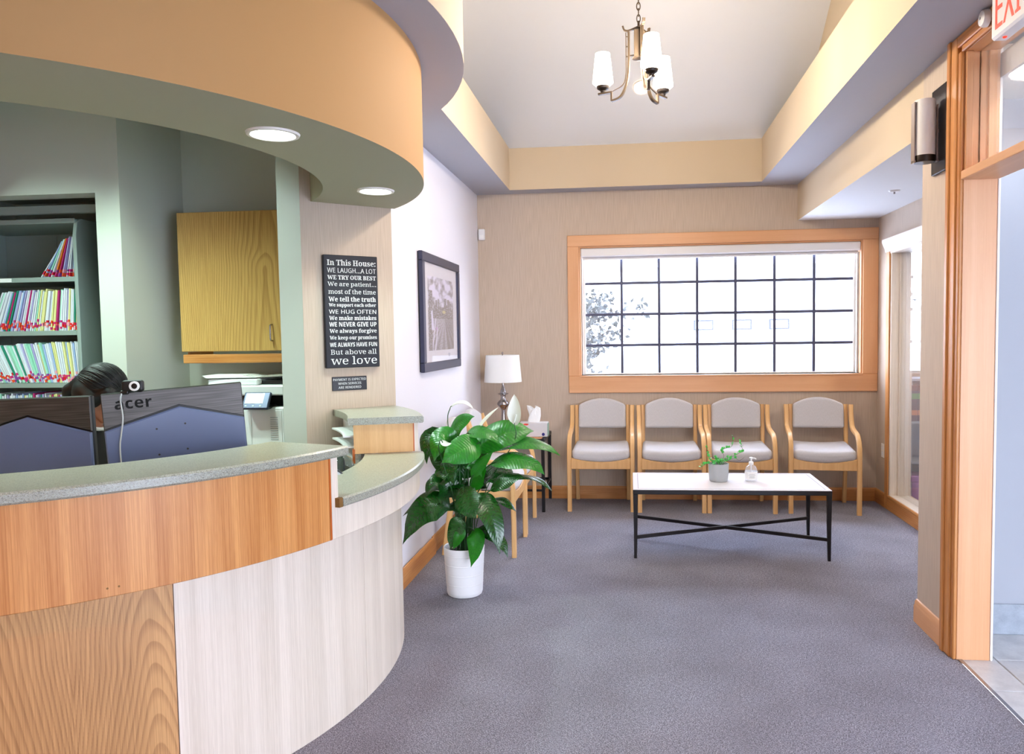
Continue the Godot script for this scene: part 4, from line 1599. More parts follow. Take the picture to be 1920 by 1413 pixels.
func build_desk_things() -> void:
	# webcam clipped to the top of the right monitor
	var at := Vector3(-1.885, 1.262, -2.722)
	var t := thing("webcam", "small dark webcam with a pale ring round its lens, clipped on the monitor", "webcam", at)
	var ry := Basis(Vector3.UP, 0.30)
	var b := MB.new()
	b.t = Transform3D(ry, Vector3(0, 0.018, 0.012))
	b.soft(Vector3(0.076, 0.044, 0.026), 0.010, 2)
	obj("body", b, M.frame_side, t)
	b = MB.new()
	b.t = Transform3D(ry * Basis(Vector3.RIGHT, PI / 2), Vector3(0.010, 0.018, 0.012) + ry * Vector3(0, 0, 0.013))
	b.lathe([Vector2(0.011, -0.002), Vector2(0.0185, -0.002), Vector2(0.0185, 0.003), Vector2(0.011, 0.004), Vector2(0.011, -0.002)], 20)
	obj("lens_ring", b, M.white_plastic, t)
	b = MB.new()
	b.t = Transform3D(ry * Basis(Vector3.RIGHT, PI / 2), Vector3(0.010, 0.018, 0.012) + ry * Vector3(0, 0, 0.013))
	b.lathe([Vector2(0, -0.002), Vector2(0.0105, -0.002), Vector2(0.0105, 0.0025), Vector2(0, 0.004)], 16)
	obj("lens", b, M.black_plastic, t)
	b = MB.new()
	b.t = Transform3D(ry, Vector3(-0.03, -0.006, 0.010))
	b.soft(Vector3(0.03, 0.016, 0.05), 0.006, 1)
	obj("clip", b, M.black_plastic, t)
	b = MB.new()
	b.tube(spline([Vector3(-0.034, 0.01, 0.018), Vector3(-0.030, -0.03, 0.045), Vector3(-0.020, -0.10, 0.05), Vector3(-0.028, -0.16, 0.052), Vector3(-0.037, -0.22, 0.05), Vector3(-0.034, -0.33, 0.045), Vector3(-0.03, -0.46, 0.03), Vector3(-0.03, -0.508, 0.0)], 6), 0.003, 6)
	obj("cable", b, M.grey_plastic, t)

	# bluish acrylic screen standing on the work surface past the upper counter's end
	t = thing("acrylic_screen", "bluish clear acrylic holder past the end of the upper counter", "document holder", desk_at(1.28, -6.5, 0.745))
	b = MB.new()
	var edge := []
	for k in 9:
		var s := k / 8.0
		edge.append(Vector3(-0.20 + s * 0.205, 0.215 + 0.045 * sqrt(s), -0.03 + 0.03 * s))
	for k in 8:
		var a: Vector3 = edge[k]; var d: Vector3 = edge[k + 1]
		b.face([Vector3(a.x, 0, a.z), Vector3(d.x, 0, d.z), d, a], Vector3(0, 0, 1), Vector3.RIGHT, Vector3.UP)
		b.face([Vector3(a.x, 0, a.z - 0.004), Vector3(d.x, 0, d.z - 0.004), d + Vector3(0, 0, -0.004), a + Vector3(0, 0, -0.004)], Vector3(0, 0, -1), Vector3.RIGHT, Vector3.UP)
	obj("sheet", b, M.acrylic, t)
	b = MB.new()
	b.tube(edge, 0.004, 6)
	b.tube([Vector3(0.005, 0, 0), Vector3(0.005, 0.26, 0)], 0.005, 6)
	obj("rim", b, M.grey_plastic, t)
	# round grey tape dispenser with a black rim
	t = thing("tape_dispenser", "rounded grey desk device with a black rim below the counter's end", "dispenser", desk_at(1.335, -4.0, 0.745), 0.5)
	b = MB.new()
	b.t = Transform3D(Basis(Vector3.RIGHT, PI / 2), Vector3(0, 0.085, 0))
	b.lathe([Vector2(0, -0.03), Vector2(0.07, -0.03), Vector2(0.078, -0.024), Vector2(0.078, 0.024), Vector2(0.07, 0.03), Vector2(0, 0.034)], 28)
	obj("body", b, M.grey_plastic, t)
	b = MB.new()
	b.t = Transform3D(Basis(Vector3.RIGHT, PI / 2), Vector3(0, 0.085, 0))
	b.lathe([Vector2(0.077, -0.012), Vector2(0.085, -0.012), Vector2(0.085, 0.012), Vector2(0.077, 0.012), Vector2(0.077, -0.012)], 28)
	obj("rim", b, M.black_plastic, t)
	b = MB.new()
	b.box(Vector3(-0.06, 0, -0.035), Vector3(0.06, 0.014, 0.035), 0.004)
	obj("foot", b, M.black_plastic, t)
	# smoky bowl with a coiled black cord in it
	t = thing("desk_bin", "smoky clear desk bowl with a black cord looped over it", "bowl", desk_at(1.29, 7.0, 0.745))
	b = MB.new()
	b.lathe([Vector2(0, 0.0), Vector2(0.05, 0.0), Vector2(0.075, 0.05), Vector2(0.082, 0.11), Vector2(0.06, 0.165), Vector2(0.02, 0.19), Vector2(0, 0.192)], 24)
	obj("bowl", b, M.smoke_acrylic, t)
	b = MB.new()
	b.tube(spline([Vector3(0.03, 0.188, 0.02), Vector3(0.05, 0.17, 0.055), Vector3(0.055, 0.12, 0.075), Vector3(0.03, 0.09, 0.09), Vector3(-0.02, 0.10, 0.092), Vector3(-0.05, 0.14, 0.07), Vector3(-0.03, 0.18, 0.04)], 6), 0.0035, 6)
	obj("cord", b, M.black_plastic, t)


# ================================================================ back of the reception
func build_reception_back() -> void:
	# wall cabinet: body, door with a pull, light rail
	var zf := -4.52
	var t := thing("wall_cabinet", "yellow oak wall cabinet over the printer", "cabinet", Vector3(-2.42, 1.305, -4.85))
	var b := MB.new()
	b.box(Vector3(-0.385, 0.075, 0), Vector3(0.41, 0.935, 0.31), 0.003, 1)
	obj("body", b, M.cabinet_oak, t)
	b = MB.new()
	b.box(Vector3(-0.388, 0.073, 0.311), Vector3(0.41, 0.937, 0.33), 0.003, 1)
	var d := obj("door", b, M.cabinet_oak, t)
	b = MB.new()
	b.tube(spline([Vector3(0.212, 0.135, 0.33), Vector3(0.212, 0.138, 0.352), Vector3(0.212, 0.15, 0.358), Vector3(0.212, 0.22, 0.358), Vector3(0.212, 0.232, 0.352), Vector3(0.212, 0.235, 0.33)], 5), 0.005, 8)
	obj("handle", b, M.steel, d)
	b = MB.new()
	b.box(Vector3(-0.385, 0.0, 0.27), Vector3(0.41, 0.055, 0.322), 0.003, 0)
	b.box(Vector3(-0.385, 0.0, 0.0), Vector3(-0.367, 0.07, 0.27), 0.002)
	obj("light_rail", b, M.oak, t)
	# base cabinet with a counter in the niche
	t = thing("base_cabinet", "oak base cabinet under the printer in the niche", "cabinet", Vector3(-2.482, 0, -4.85))
	b = MB.new()
	b.box(Vector3(-0.47, 0.0, 0.0), Vector3(0.47, 0.76, 0.56), 0.003, 1)
	obj("body", b, M.oak, t)
	for s in [-1, 1]:
		b = MB.new()
		b.box(Vector3(minf(0.005 * s, 0.46 * s), 0.09, 0.56), Vector3(maxf(0.005 * s, 0.46 * s), 0.74, 0.58), 0.003, 1)
		d = obj("door", b, M.cabinet_oak, t)
		b = MB.new()
		b.tube([Vector3(0.05 * s, 0.56, 0.58), Vector3(0.05 * s, 0.56, 0.6), Vector3(0.05 * s, 0.66, 0.6), Vector3(0.05 * s, 0.66, 0.58)], 0.004, 6)
		obj("handle", b, M.steel, d)
	b = MB.new()
	b.box(Vector3(-2.955, 0.76, -4.85), Vector3(-2.007, 0.79, -4.25), 0.005)
	one("countertop", b, M.worktop, "grey speckled counter in the niche under the printer", "countertop")

	# multifunction printer
	t = thing("printer", "white multifunction printer with a tilted touch screen in the niche", "printer", Vector3(-2.31, 0.79, -4.53))
	b = MB.new()
	b.box(Vector3(-0.24, 0.0, -0.22), Vector3(0.255, 0.255, 0.20), 0.010)
	var body := obj("body", b, M.white_plastic, t)
	b = MB.new()
	b.box(Vector3(0.055, 0.03, 0.20), Vector3(0.235, 0.235, 0.203), 0.001)
	b.box(Vector3(-0.22, 0.03, 0.20), Vector3(0.045, 0.235, 0.204), 0.001)
	obj("front_panel", b, M.white_plastic, t)
	b = MB.new()
	for k in 11:
		b.box(Vector3(0.165, 0.06 + k * 0.013, 0.2025), Vector3(0.212, 0.066 + k * 0.013, 0.205))
	obj("vent", b, M.grey_plastic, body)
	b = MB.new()
	b.box(Vector3(-0.005, 0.115, 0.2035), Vector3(0.022, 0.14, 0.2055), 0.001)
	obj("button", b, M.white_plastic, body)
	b = MB.new()
	b.box(Vector3(-0.235, 0.255, -0.21), Vector3(0.25, 0.325, 0.13), 0.004)
	obj("output_slot", b, M.black_plastic, t)
	b = MB.new()
	b.box(Vector3(-0.24, 0.325, -0.22), Vector3(0.255, 0.385, 0.205), 0.008)
	b.box(Vector3(-0.24, 0.25, -0.22), Vector3(-0.20, 0.33, 0.20), 0.004)
	obj("scanner", b, M.white_plastic, t)
	b = MB.new()
	b.box(Vector3(-0.24, 0.386, -0.20), Vector3(0.075, 0.422, 0.17), 0.006)
	obj("feeder", b, M.white_plastic, t)
	b = MB.new()
	b.box(Vector3(0.076, 0.386, -0.16), Vector3(0.25, 0.412, 0.12), 0.004)
	obj("feeder_tray", b, M.black_plastic, t)
	b = MB.new()
	b.t = Transform3D(Basis(Vector3.RIGHT, -0.55), Vector3(0.10, 0.295, 0.235))
	b.soft(Vector3(0.165, 0.112, 0.02), 0.008, 2)
	var pan := obj("control_panel", b, M.frame_metal, t)
	b = MB.new()
	b.t = Transform3D(Basis(Vector3.RIGHT, -0.55), Vector3(0.10, 0.295, 0.235))
	b.box(Vector3(-0.066, -0.022, 0.0095), Vector3(0.046, 0.046, 0.0112))
	obj("screen", b, M.screen_grey, pan)
	for k in 3:
		b = MB.new()
		b.t = Transform3D(Basis(Vector3.RIGHT, -0.55), Vector3(0.10, 0.295, 0.235))
		b.cbox(Vector3(-0.055 + k * 0.045, -0.037, 0.0105), Vector3(0.012, 0.009, 0.002), 0.0005)
		obj("key", b, M.grey_plastic, pan)
	b = MB.new()
	b.box(Vector3(0.02, 0.245, 0.12), Vector3(0.175, 0.265, 0.25), 0.006)
	obj("panel_arm", b, M.black_plastic, t)
	# papers piled on it
	b = MB.new()
	b.t = Transform3D(Basis(Vector3.UP, 0.10), Vector3(-2.43, 1.2195, -4.50))
	for k in 5:
		b.box(Vector3(-0.14 - 0.008 * k, k * 0.003, -0.13), Vector3(0.16 - 0.02 * k, k * 0.003 + 0.0026, 0.14 - 0.006 * k))
	one("paper_stack", b, M.paper, "untidy white papers lying on the printer's left top", "papers")
	b = MB.new()
	b.t = Transform3D(Basis(Vector3.UP, -0.08) * Basis(Vector3.BACK, 0.05), Vector3(-2.17, 1.222, -4.53))
	b.box(Vector3(-0.12, 0.0, -0.12), Vector3(0.15, 0.004, 0.13))
	b.box(Vector3(-0.10, 0.0045, -0.16), Vector3(0.11, 0.009, 0.06))
	one("paper_stack", b, M.grey_paper, "thin grey papers lying on the printer's right top", "papers")
	# sign on the pillar
	sign_board()


func sign_board() -> void:
	var x0 := 1.264
	var x1 := 1.566
	var y0 := 1.289
	var y1 := 1.896
	var t := thing("wall_sign", "tall dark navy sign with white lettering on the pillar", "sign", desk_at((x0 + x1) / 2, 41.0, y0), deg_to_rad(41.0))
	var w := x1 - x0
	var h := y1 - y0
	var b := MB.new()
	b.box(Vector3(-w / 2, 0, 0.0), Vector3(w / 2, h, 0.028), 0.003)
	obj("board", b, M.sign_face, t)
	# text, font, weight, italic, width share, height, centre height (both as shares)
	var rows := [
		["In This House:", "Droid Serif", 700, false, 0.90, 0.052, 0.935],
		["WE LAUGH...A LOT", "Droid Sans", 400, false, 0.90, 0.042, 0.865],
		["WE TRY OUR BEST", "Droid Serif", 700, false, 0.90, 0.036, 0.803],
		["We are patient...", "Droid Serif", 400, true, 0.90, 0.050, 0.740],
		["most of the time", "Droid Serif", 400, true, 0.88, 0.042, 0.678],
		["We tell the truth", "Droid Serif", 700, false, 0.88, 0.043, 0.612],
		["We support each other", "Droid Serif", 700, false, 0.88, 0.040, 0.556],
		["WE HUG OFTEN", "Droid Sans", 400, false, 0.88, 0.036, 0.500],
		["We make mistakes", "Droid Serif", 700, true, 0.88, 0.040, 0.445],
		["WE NEVER GIVE UP", "Droid Sans", 700, false, 0.88, 0.040, 0.388],
		["We always forgive", "Droid Serif", 700, false, 0.88, 0.048, 0.325],
		["We keep our promises", "Droid Serif", 700, false, 0.88, 0.046, 0.265],
		["WE ALWAYS HAVE FUN", "Droid Sans", 700, false, 0.88, 0.038, 0.207],
		["But above all", "Droid Serif", 400, false, 0.86, 0.045, 0.142],
		["we love", "Droid Serif", 400, false, 0.86, 0.072, 0.066]]
	for k in rows:
		words(k[0], k[1], k[2], t, Transform3D(Basis(), Vector3(0.004, h * k[6], 0.0284)), w * k[4], h * k[5], M.sign_text, 0.001, k[3])
	t = thing("plaque", "small black plaque about payment below the tall sign", "plaque", desk_at(1.398, 41.0, 1.164), deg_to_rad(41.0))
	b = MB.new()
	b.box(Vector3(-0.098, 0, 0), Vector3(0.098, 0.076, 0.006), 0.002)
	obj("plate", b, M.plaque, t)
	var ys := [0.060, 0.0385, 0.017]
	var tx := ["PAYMENT IS EXPECTED", "WHEN SERVICES", "ARE RENDERED"]
	var ws := [0.184, 0.130, 0.128]
	for k in 3:
		words(tx[k], "Droid Sans", 400, t, Transform3D(Basis(), Vector3(0, ys[k], 0.0062)), ws[k], 0.0125, M.sign_text, 0.0006)


func build_files() -> void:
	# steel file rack in the opening
	var t := thing("file_rack", "grey steel open file rack in the opening behind the desk", "rack", Vector3(-3.80, 0, -4.62))
	var b := MB.new()
	for y in [2.20, 1.846, 1.518, 1.195, 0.87, 0.545, 0.22]:
		b = MB.new()
		b.box(Vector3(-0.485, y - 0.018, -0.25), Vector3(0.435, y, 0.255), 0.002)
		b.box(Vector3(-0.485, y - 0.026, 0.255), Vector3(0.435, y + 0.003, 0.262), 0.001)
		obj("shelf", b, M.rack_metal, t)
	for x in [-0.485, 0.435]:
		b = MB.new()
		b.prism(PackedVector2Array([Vector2(-0.25, 0.0), Vector2(0.272, 0.0), Vector2(0.272, 2.10), Vector2(0.255, 2.18), Vector2(0.22, 2.205), Vector2(-0.25, 2.205)]), -0.012, 0.012, 0.003)
		var o := obj("upright", b, M.rack_metal, t)
		o.transform = Transform3D(Basis(Vector3.UP, -PI / 2), Vector3(x, 0, 0))
	b = MB.new()
	b.box(Vector3(-0.485, 0.0, -0.262), Vector3(0.435, 2.2, -0.252))
	obj("back_panel", b, M.rack_metal, t)
	for x in [-0.1, 0.05, 0.2]:
		b = MB.new()
		b.box(Vector3(x - 0.006, 1.85, -0.252), Vector3(x + 0.006, 2.19, -0.244), 0.001)
		obj("divider", b, M.rack_metal, t)
	b = MB.new()
	b.box(Vector3(-0.10, 1.823, 0.262), Vector3(-0.02 + 0.02, 1.846, 0.264))
	obj("label_card", b, M.paper, t)
	# frame of the roll door round it
	b = MB.new()
	b.box(Vector3(-4.30, 2.235, -4.40), Vector3(-3.12, 2.285, -4.36), 0.003)
	b.box(Vector3(-3.205, 0, -4.42), Vector3(-3.114, 2.235, -4.36), 0.003)
	struct("trim_4", b, M.rack_metal, self, "grey steel frame round the file rack")

	# folders: one of each colour, then copies
	var fm := MB.new()
	fm.box(Vector3(-0.0045, 0.0, -0.24), Vector3(0.0045, 0.262, 0.0), 0.001)
	var fold := fm.mesh()
	fm = MB.new()
	fm.box(Vector3(-0.0048, 0.004, -0.03), Vector3(0.0048, 0.028, 0.0012))
	var st_a := fm.mesh()
	fm = MB.new()
	fm.box(Vector3(-0.0048, 0.032, -0.03), Vector3(0.0048, 0.050, 0.0012))
	var st_b := fm.mesh()
	var cols := [["white", Color(0.86, 0.87, 0.90)], ["lavender", Color(0.66, 0.62, 0.80)], ["mint green", Color(0.62, 0.84, 0.74)], ["teal", Color(0.12, 0.52, 0.42)], ["magenta", Color(0.72, 0.12, 0.42)], ["pale yellow", Color(0.88, 0.86, 0.58)], ["pale blue", Color(0.62, 0.70, 0.86)], ["orange", Color(0.88, 0.48, 0.12)]]
	var st := [Color(0.86, 0.10, 0.12), Color(0.90, 0.30, 0.12), Color(0.80, 0.12, 0.45), Color(0.92, 0.62, 0.66), Color(0.55, 0.25, 0.6)]
	var stm := []
	for c in st:
		stm.append(mat("sticker", c, 0.6))
	var protos := {}
	var r := RandomNumberGenerator.new()
	r.seed = 11
	var rows := [
		{"y": 1.8485, "x0": -3.62, "x1": -3.405, "n": 10, "a0": -0.62, "a1": -0.10, "seq": [0, 6, 2, 0, 7, 4, 1, 0, 0, 6], "shelf": "topmost"},
		{"y": 1.5205, "x0": -3.98, "x1": -3.385, "n": 45, "a0": -0.40, "a1": -0.05, "seq": [], "shelf": "second"},
		{"y": 1.1975, "x0": -3.98, "x1": -3.385, "n": 46, "a0": 0.62, "a1": 0.06, "seq": [], "shelf": "third"},
		{"y": 0.8725, "x0": -4.02, "x1": -3.385, "n": 40, "a0": -0.12, "a1": 0.08, "seq": [], "shelf": "fourth"}]
	var nth := ["first", "second", "third", "fourth", "fifth", "sixth", "seventh", "eighth", "ninth", "tenth", "eleventh", "twelfth", "thirteenth", "fourteenth", "fifteenth", "sixteenth", "seventeenth", "eighteenth", "nineteenth", "twentieth", "twenty-first", "twenty-second", "twenty-third", "twenty-fourth", "twenty-fifth", "twenty-sixth", "twenty-seventh", "twenty-eighth"]
	for row in rows:
		var count := {}
		for i in range(row.n - 1, -1, -1):
			var k: int = row.seq[i] if row.seq.size() else [0, 0, 1, 0, 2, 0, 6, 3, 0, 1, 4, 0, 5, 0, 6, 2][r.randi() % 16]
			count[k] = count.get(k, 0) + 1
			var label := "%s file folder on the %s shelf, %s %s one from the right" % [cols[k][0], row.shelf, nth[mini(count[k] - 1, 27)], cols[k][0]]
			var group := "%s file folders on the %s shelf" % [cols[k][0], row.shelf]
			var f: Node3D
			if not protos.has(k):
				f = thing("file_folder", label, "folder", Vector3.ZERO, 0, group)
				put("cover", fold, mat("folder " + cols[k][0], cols[k][1], 0.7), f)
				put("sticker", st_a, stm[k % 5], f)
				put("sticker", st_b, stm[(k + 2) % 5], f)
				protos[k] = f
			else:
				f = dup(protos[k], Vector3.ZERO, 0, label, group)
				for c in f.get_children():
					if String(c.name).begins_with("sticker") and c is MeshInstance3D:
						c.set_surface_override_material(0, stm[r.randi() % 5])
						c.position.y = r.randf_range(0.0, 0.03)
						c.scale.y = r.randf_range(0.5, 1.1)
			var s: float = i / float(row.n - 1)
			var ang: float = lerpf(row.a0, row.a1, pow(s, 0.8)) + r.randf_range(-0.004, 0.004)
			var lift := 0.0045 * absf(sin(ang)) + 0.0005
			f.position = Vector3(lerpf(row.x0, row.x1, s), row.y + lift, -4.372 - r.randf() * 0.012)
			f.rotation = Vector3(0, 0, ang)
			f.scale = Vector3(0.6 if row.seq.size() else 0.95, 1.0 - r.randf() * 0.07, 1.0)


# ================================================================ seating
func make_chair(label: String, group: String) -> Node3D:
	# armchair with bent-wood arms; local front is +z, front legs at z = 0
	var t := thing("armchair", label, "chair", Vector3.ZERO, 0, group)
	var prof := rect2(0.036, 0.030, 0.005)
	for s in [-1.0, 1.0]:
		# front leg and arm are one bent lamination
		var x: float = 0.258 * s
		var path := []
		path.append(Vector3(x, 0.0, 0.0))
		path.append(Vector3(x, 0.25, 0.0))
		path.append(Vector3(x, 0.46, -0.002))
		for k in 9:
			var a := k / 8.0 * PI / 2 * 0.92
			path.append(Vector3(x, 0.48 + 0.145 * sin(a), -0.006 - 0.14 * (1.0 - cos(a))))
		path.append_array(spline([Vector3(x, 0.632, -0.20), Vector3(x, 0.640, -0.27), Vector3(x, 0.662, -0.335), Vector3(x, 0.715, -0.375), Vector3(x, 0.78, -0.398), Vector3(x + 0.002 * s, 0.835, -0.415)], 4))
		var b := MB.new()
		b.sweep(path, prof, Vector3.RIGHT)
		obj("arm_leg", b, M.beech, t, 35)
		# rear leg and back post
		x = 0.222 * s
		b = MB.new()
		b.sweep(spline([Vector3(x, 0.0, -0.475), Vector3(x, 0.20, -0.445), Vector3(x, 0.42, -0.415), Vector3(x, 0.62, -0.420), Vector3(x, 0.836, -0.450)], 4), rect2(0.032, 0.036, 0.005), Vector3.RIGHT)
		obj("back_post", b, M.beech, t, 35)
		b = MB.new()
		b.box(Vector3(x - 0.011, 0.365, -0.40), Vector3(x + 0.011, 0.43, -0.01), 0.003, 2)
		obj("side_rail", b, M.beech, t)
	# front rail with a dished top
	var b2 := MB.new()
	var o := PackedVector2Array([Vector2(-0.241, 0.350), Vector2(0.241, 0.350)])
	for k in 13:
		var u := 1.0 - k / 6.0
		o.append(Vector2(0.241 * u, 0.408 + 0.034 * u * u))
	b2.prism(o, -0.024, 0.004, 0.003)
	obj("front_rail", b2, M.beech, t, 25)
	b2 = MB.new()
	b2.box(Vector3(-0.21, 0.37, -0.425), Vector3(0.21, 0.425, -0.405), 0.003, 0)
	obj("rear_rail", b2, M.beech, t)
	# seat cushion: sagging in the middle
	b2 = MB.new()
	b2.t = Transform3D(Basis(), Vector3(0, 0.472, -0.205))
	var bend := func(v: Vector3) -> Vector3:
		var u := v.x / 0.235
		var w := v.z / 0.21
		var y := v.y - 0.026 * (1.0 - u * u) * (1.0 if v.y < 0 else 0.55) + 0.012
		y -= 0.012 * w
		var wide := 1.0 + 0.03 * w
		return Vector3(v.x * wide, y, v.z)
	b2.soft(Vector3(0.465, 0.085, 0.425), 0.036, 6, bend)
	obj("seat", b2, M.chair_fabric, t, 60)
	# back cushion: arched top, curved across
	b2 = MB.new()
	b2.t = Transform3D(Basis(Vector3.RIGHT, -0.10), Vector3(0, 0.764, -0.43))
	bend = func(v: Vector3) -> Vector3:
		var u := v.x / 0.205
		var y := v.y
		var f := clampf((v.y + 0.125) / 0.25, 0, 1)
		y += f * (0.060 * (1.0 - u * u) - 0.050)
		return Vector3(v.x * (1.0 - 0.015 * f), y, v.z + 0.022 * (u * u) - 0.015)
	b2.soft(Vector3(0.412, 0.25, 0.06), 0.022, 7, bend)
	obj("backrest", b2, M.chair_fabric, t, 60)
	return t


func build_seating() -> void:
	var g := "bentwood armchairs of the waiting corner"
	var c := make_chair("beech armchair with grey upholstery, leftmost of the row under the window", g)
	c.position = Vector3(-0.255, 0, -6.185)
	dup(c, Vector3(0.319, 0, -6.17), 0.0, "beech armchair with grey upholstery, second from the left in the row under the window")
	dup(c, Vector3(0.877, 0, -6.17), -0.012, "beech armchair with grey upholstery under the window, directly behind the small potted plant")
	dup(c, Vector3(1.518, 0, -6.165), -0.10, "grey upholstered beech armchair turned slightly, at the right end under the window")
	dup(c, Vector3(-0.772, 0, -5.125), PI / 2, "beech armchair against the left wall, directly behind the large potted lily")
	dup(c, Vector3(-0.776, 0, -5.705), PI / 2, "beech armchair against the left wall, next to the lamp table")


# ================================================================ tables and what stands on them
func build_tables() -> void:
	# ---- coffee table
	var t := thing("coffee_table", "low coffee table with a glossy white top and dark tapered metal frame", "table", Vector3(0.626, 0, -5.185))
	var hx := 0.622
	var hz := 0.303
	var y := 0.449
	for k in [[Vector3(-hx, y - 0.030, hz - 0.028), Vector3(hx, y, hz)], [Vector3(-hx, y - 0.030, -hz), Vector3(hx, y, -hz + 0.028)], [Vector3(-hx, y - 0.030, -hz + 0.028), Vector3(-hx + 0.028, y, hz - 0.028)], [Vector3(hx - 0.028, y - 0.030, -hz + 0.028), Vector3(hx, y, hz - 0.028)]]:
		var b := MB.new()
		b.box(k[0], k[1], 0.003)
		obj("frame_rail", b, M.dark_metal, t)
	var b := MB.new()
	b.box(Vector3(-hx + 0.001, y - 0.001, -hz + 0.001), Vector3(hx - 0.001, y + 0.002, hz - 0.001), 0.001)
	obj("tabletop", b, M.lacquer_white, t)
	b = MB.new()
	for k in [[-hx + 0.034, hx - 0.034, hz - 0.036, hz - 0.032], [-hx + 0.034, hx - 0.034, -hz + 0.032, -hz + 0.036], [-hx + 0.032, -hx + 0.036, -hz + 0.032, hz - 0.032], [hx - 0.036, hx - 0.032, -hz + 0.032, hz - 0.032]]:
		b.box(Vector3(k[0], y + 0.001, k[2]), Vector3(k[1], y + 0.0024, k[3]))
	obj("inlay_line", b, M.frame_metal, t)
	for sx in [-1.0, 1.0]:
		for sz in [-1.0, 1.0]:
			b = MB.new()
			var x0: float = (hx - 0.016) * sx
			var z0: float = (hz - 0.016) * sz
			b.sweep([Vector3(x0 + 0.002 * sx, 0, z0), Vector3(x0, 0.2, z0), Vector3(x0, y - 0.030, z0)], rect2(0.030, 0.030, 0.003), Vector3.RIGHT, [0.6, 0.8, 1.0])
			obj("leg", b, M.dark_metal, t, 30)
	for s in [-1.0, 1.0]:
		b = MB.new()
		var yy: float = 0.136 + 0.0005 * s
		b.sweep([Vector3(-hx + 0.024, yy, (hz - 0.02) * s), Vector3(hx - 0.024, yy, -(hz - 0.02) * s)], rect2(0.016, 0.022, 0.002), Vector3(0, 0, 1))
		obj("stretcher", b, M.dark_metal, t, 30)
	# ---- small plant on it
	t = thing("potted_plant", "small creeping plant with round leaves in a pale grey pot on the coffee table", "plant", Vector3(0.580, y + 0.0021, -5.185))
	b = MB.new()
	b.lathe([Vector2(0, 0.0), Vector2(0.055, 0.0), Vector2(0.061, 0.006), Vector2(0.066, 0.06), Vector2(0.068, 0.118), Vector2(0.066, 0.121), Vector2(0.062, 0.119), Vector2(0.060, 0.10)], 32)
	obj("pot", b, M.grey_pot, t)
	b = MB.new()
	b.lathe([Vector2(0.0605, 0.098), Vector2(0.03, 0.104), Vector2(0, 0.106)], 20)
	fix_winding(b)
	obj("soil", b, M.soil, t)
	var sprigs := [
		[Vector3(0.01, 0.10, 0), Vector3(0.035, 0.17, 0.0), Vector3(0.018, 0.205, 0.0), Vector3(0.05, 0.225, 0.01), Vector3(0.085, 0.235, 0.01), Vector3(0.095, 0.27, 0.0), Vector3(0.094, 0.305, 0.0)],
		[Vector3(0.02, 0.10, 0.01), Vector3(0.05, 0.155, 0.02), Vector3(0.10, 0.175, 0.02), Vector3(0.14, 0.195, 0.02), Vector3(0.160, 0.205, 0.02), Vector3(0.150, 0.235, 0.02), Vector3(0.142, 0.265, 0.02)],
		[Vector3(0.01, 0.10, 0.02), Vector3(0.06, 0.145, 0.03), Vector3(0.105, 0.16, 0.03), Vector3(0.135, 0.145, 0.03), Vector3(0.165, 0.165, 0.03)],
		[Vector3(-0.02, 0.10, 0.01), Vector3(-0.05, 0.14, 0.02), Vector3(-0.068, 0.165, 0.02), Vector3(-0.07, 0.20, 0.02), Vector3(-0.085, 0.235, 0.02)],
		[Vector3(-0.03, 0.10, 0.02), Vector3(-0.07, 0.125, 0.04), Vector3(-0.10, 0.115, 0.04), Vector3(-0.118, 0.10, 0.04)],
		[Vector3(0.0, 0.10, 0.03), Vector3(-0.02, 0.14, 0.05), Vector3(-0.04, 0.13, 0.06)],
		[Vector3(0.0, 0.10, 0.0), Vector3(0.01, 0.14, 0.03), Vector3(0.04, 0.145, 0.05)],
		[Vector3(-0.01, 0.10, -0.02), Vector3(-0.01, 0.15, -0.03), Vector3(-0.03, 0.16, -0.03)]]
	var lf := MB.new()
	var ring := []
	for k in 8:
		var a := TAU * k / 8.0
		ring.append(Vector3(cos(a) * 0.0085, 0.0085 + sin(a) * 0.0085, 0.002 * cos(a * 2)))
	for k in 8:
		lf.tri(Vector3(0, 0.0085, -0.0015), ring[k], ring[(k + 1) % 8])
	var leaf := lf.mesh(70)
	var r := RandomNumberGenerator.new()
	r.seed = 21
	for sp in sprigs:
		var pts := spline(sp, 5)
		b = MB.new()
		b.tube(pts, 0.0012, 5)
		var st := obj("stem", b, M.twig, t)
		for k in range(4, pts.size(), 1):
			for q in 2:
				if r.randf() < 0.36:
					var bs := Basis.from_euler(Vector3(r.randf_range(-1.2, 0.4), r.randf() * TAU, r.randf_range(-0.6, 0.6))).scaled(Vector3.ONE * r.randf_range(0.75, 1.35))
					put("leaf", leaf, M.small_leaf, st, Transform3D(bs, pts[k]))
	for k in 34:
		var a := r.randf() * TAU
		var rr := r.randf_range(0.0, 0.058)
		put("leaf", leaf, M.small_leaf, t, Transform3D(Basis.from_euler(Vector3(r.randf_range(-1.4, 0.2), r.randf() * TAU, 0)).scaled(Vector3.ONE * r.randf_range(0.8, 1.4)), Vector3(cos(a) * rr, 0.112 + r.randf() * 0.028, sin(a) * rr)))
	# ---- pump bottle
	t = thing("pump_bottle", "clear hand sanitizer bottle with a white pump and label on the coffee table", "bottle", Vector3(0.796, y + 0.0021, -5.19))
	b = MB.new()
	b.lathe([Vector2(0, 0.001), Vector2(0.036, 0.0), Vector2(0.040, 0.006), Vector2(0.041, 0.06), Vector2(0.041, 0.072), Vector2(0.037, 0.088), Vector2(0.028, 0.102), Vector2(0.016, 0.110), Vector2(0.014, 0.114), Vector2(0, 0.114)], 28)
	obj("bottle", b, M.bottle_clear, t)
	b = MB.new()
	b.lathe([Vector2(0.0416, 0.016), Vector2(0.0418, 0.018), Vector2(0.0418, 0.066), Vector2(0.0416, 0.068)], 28)
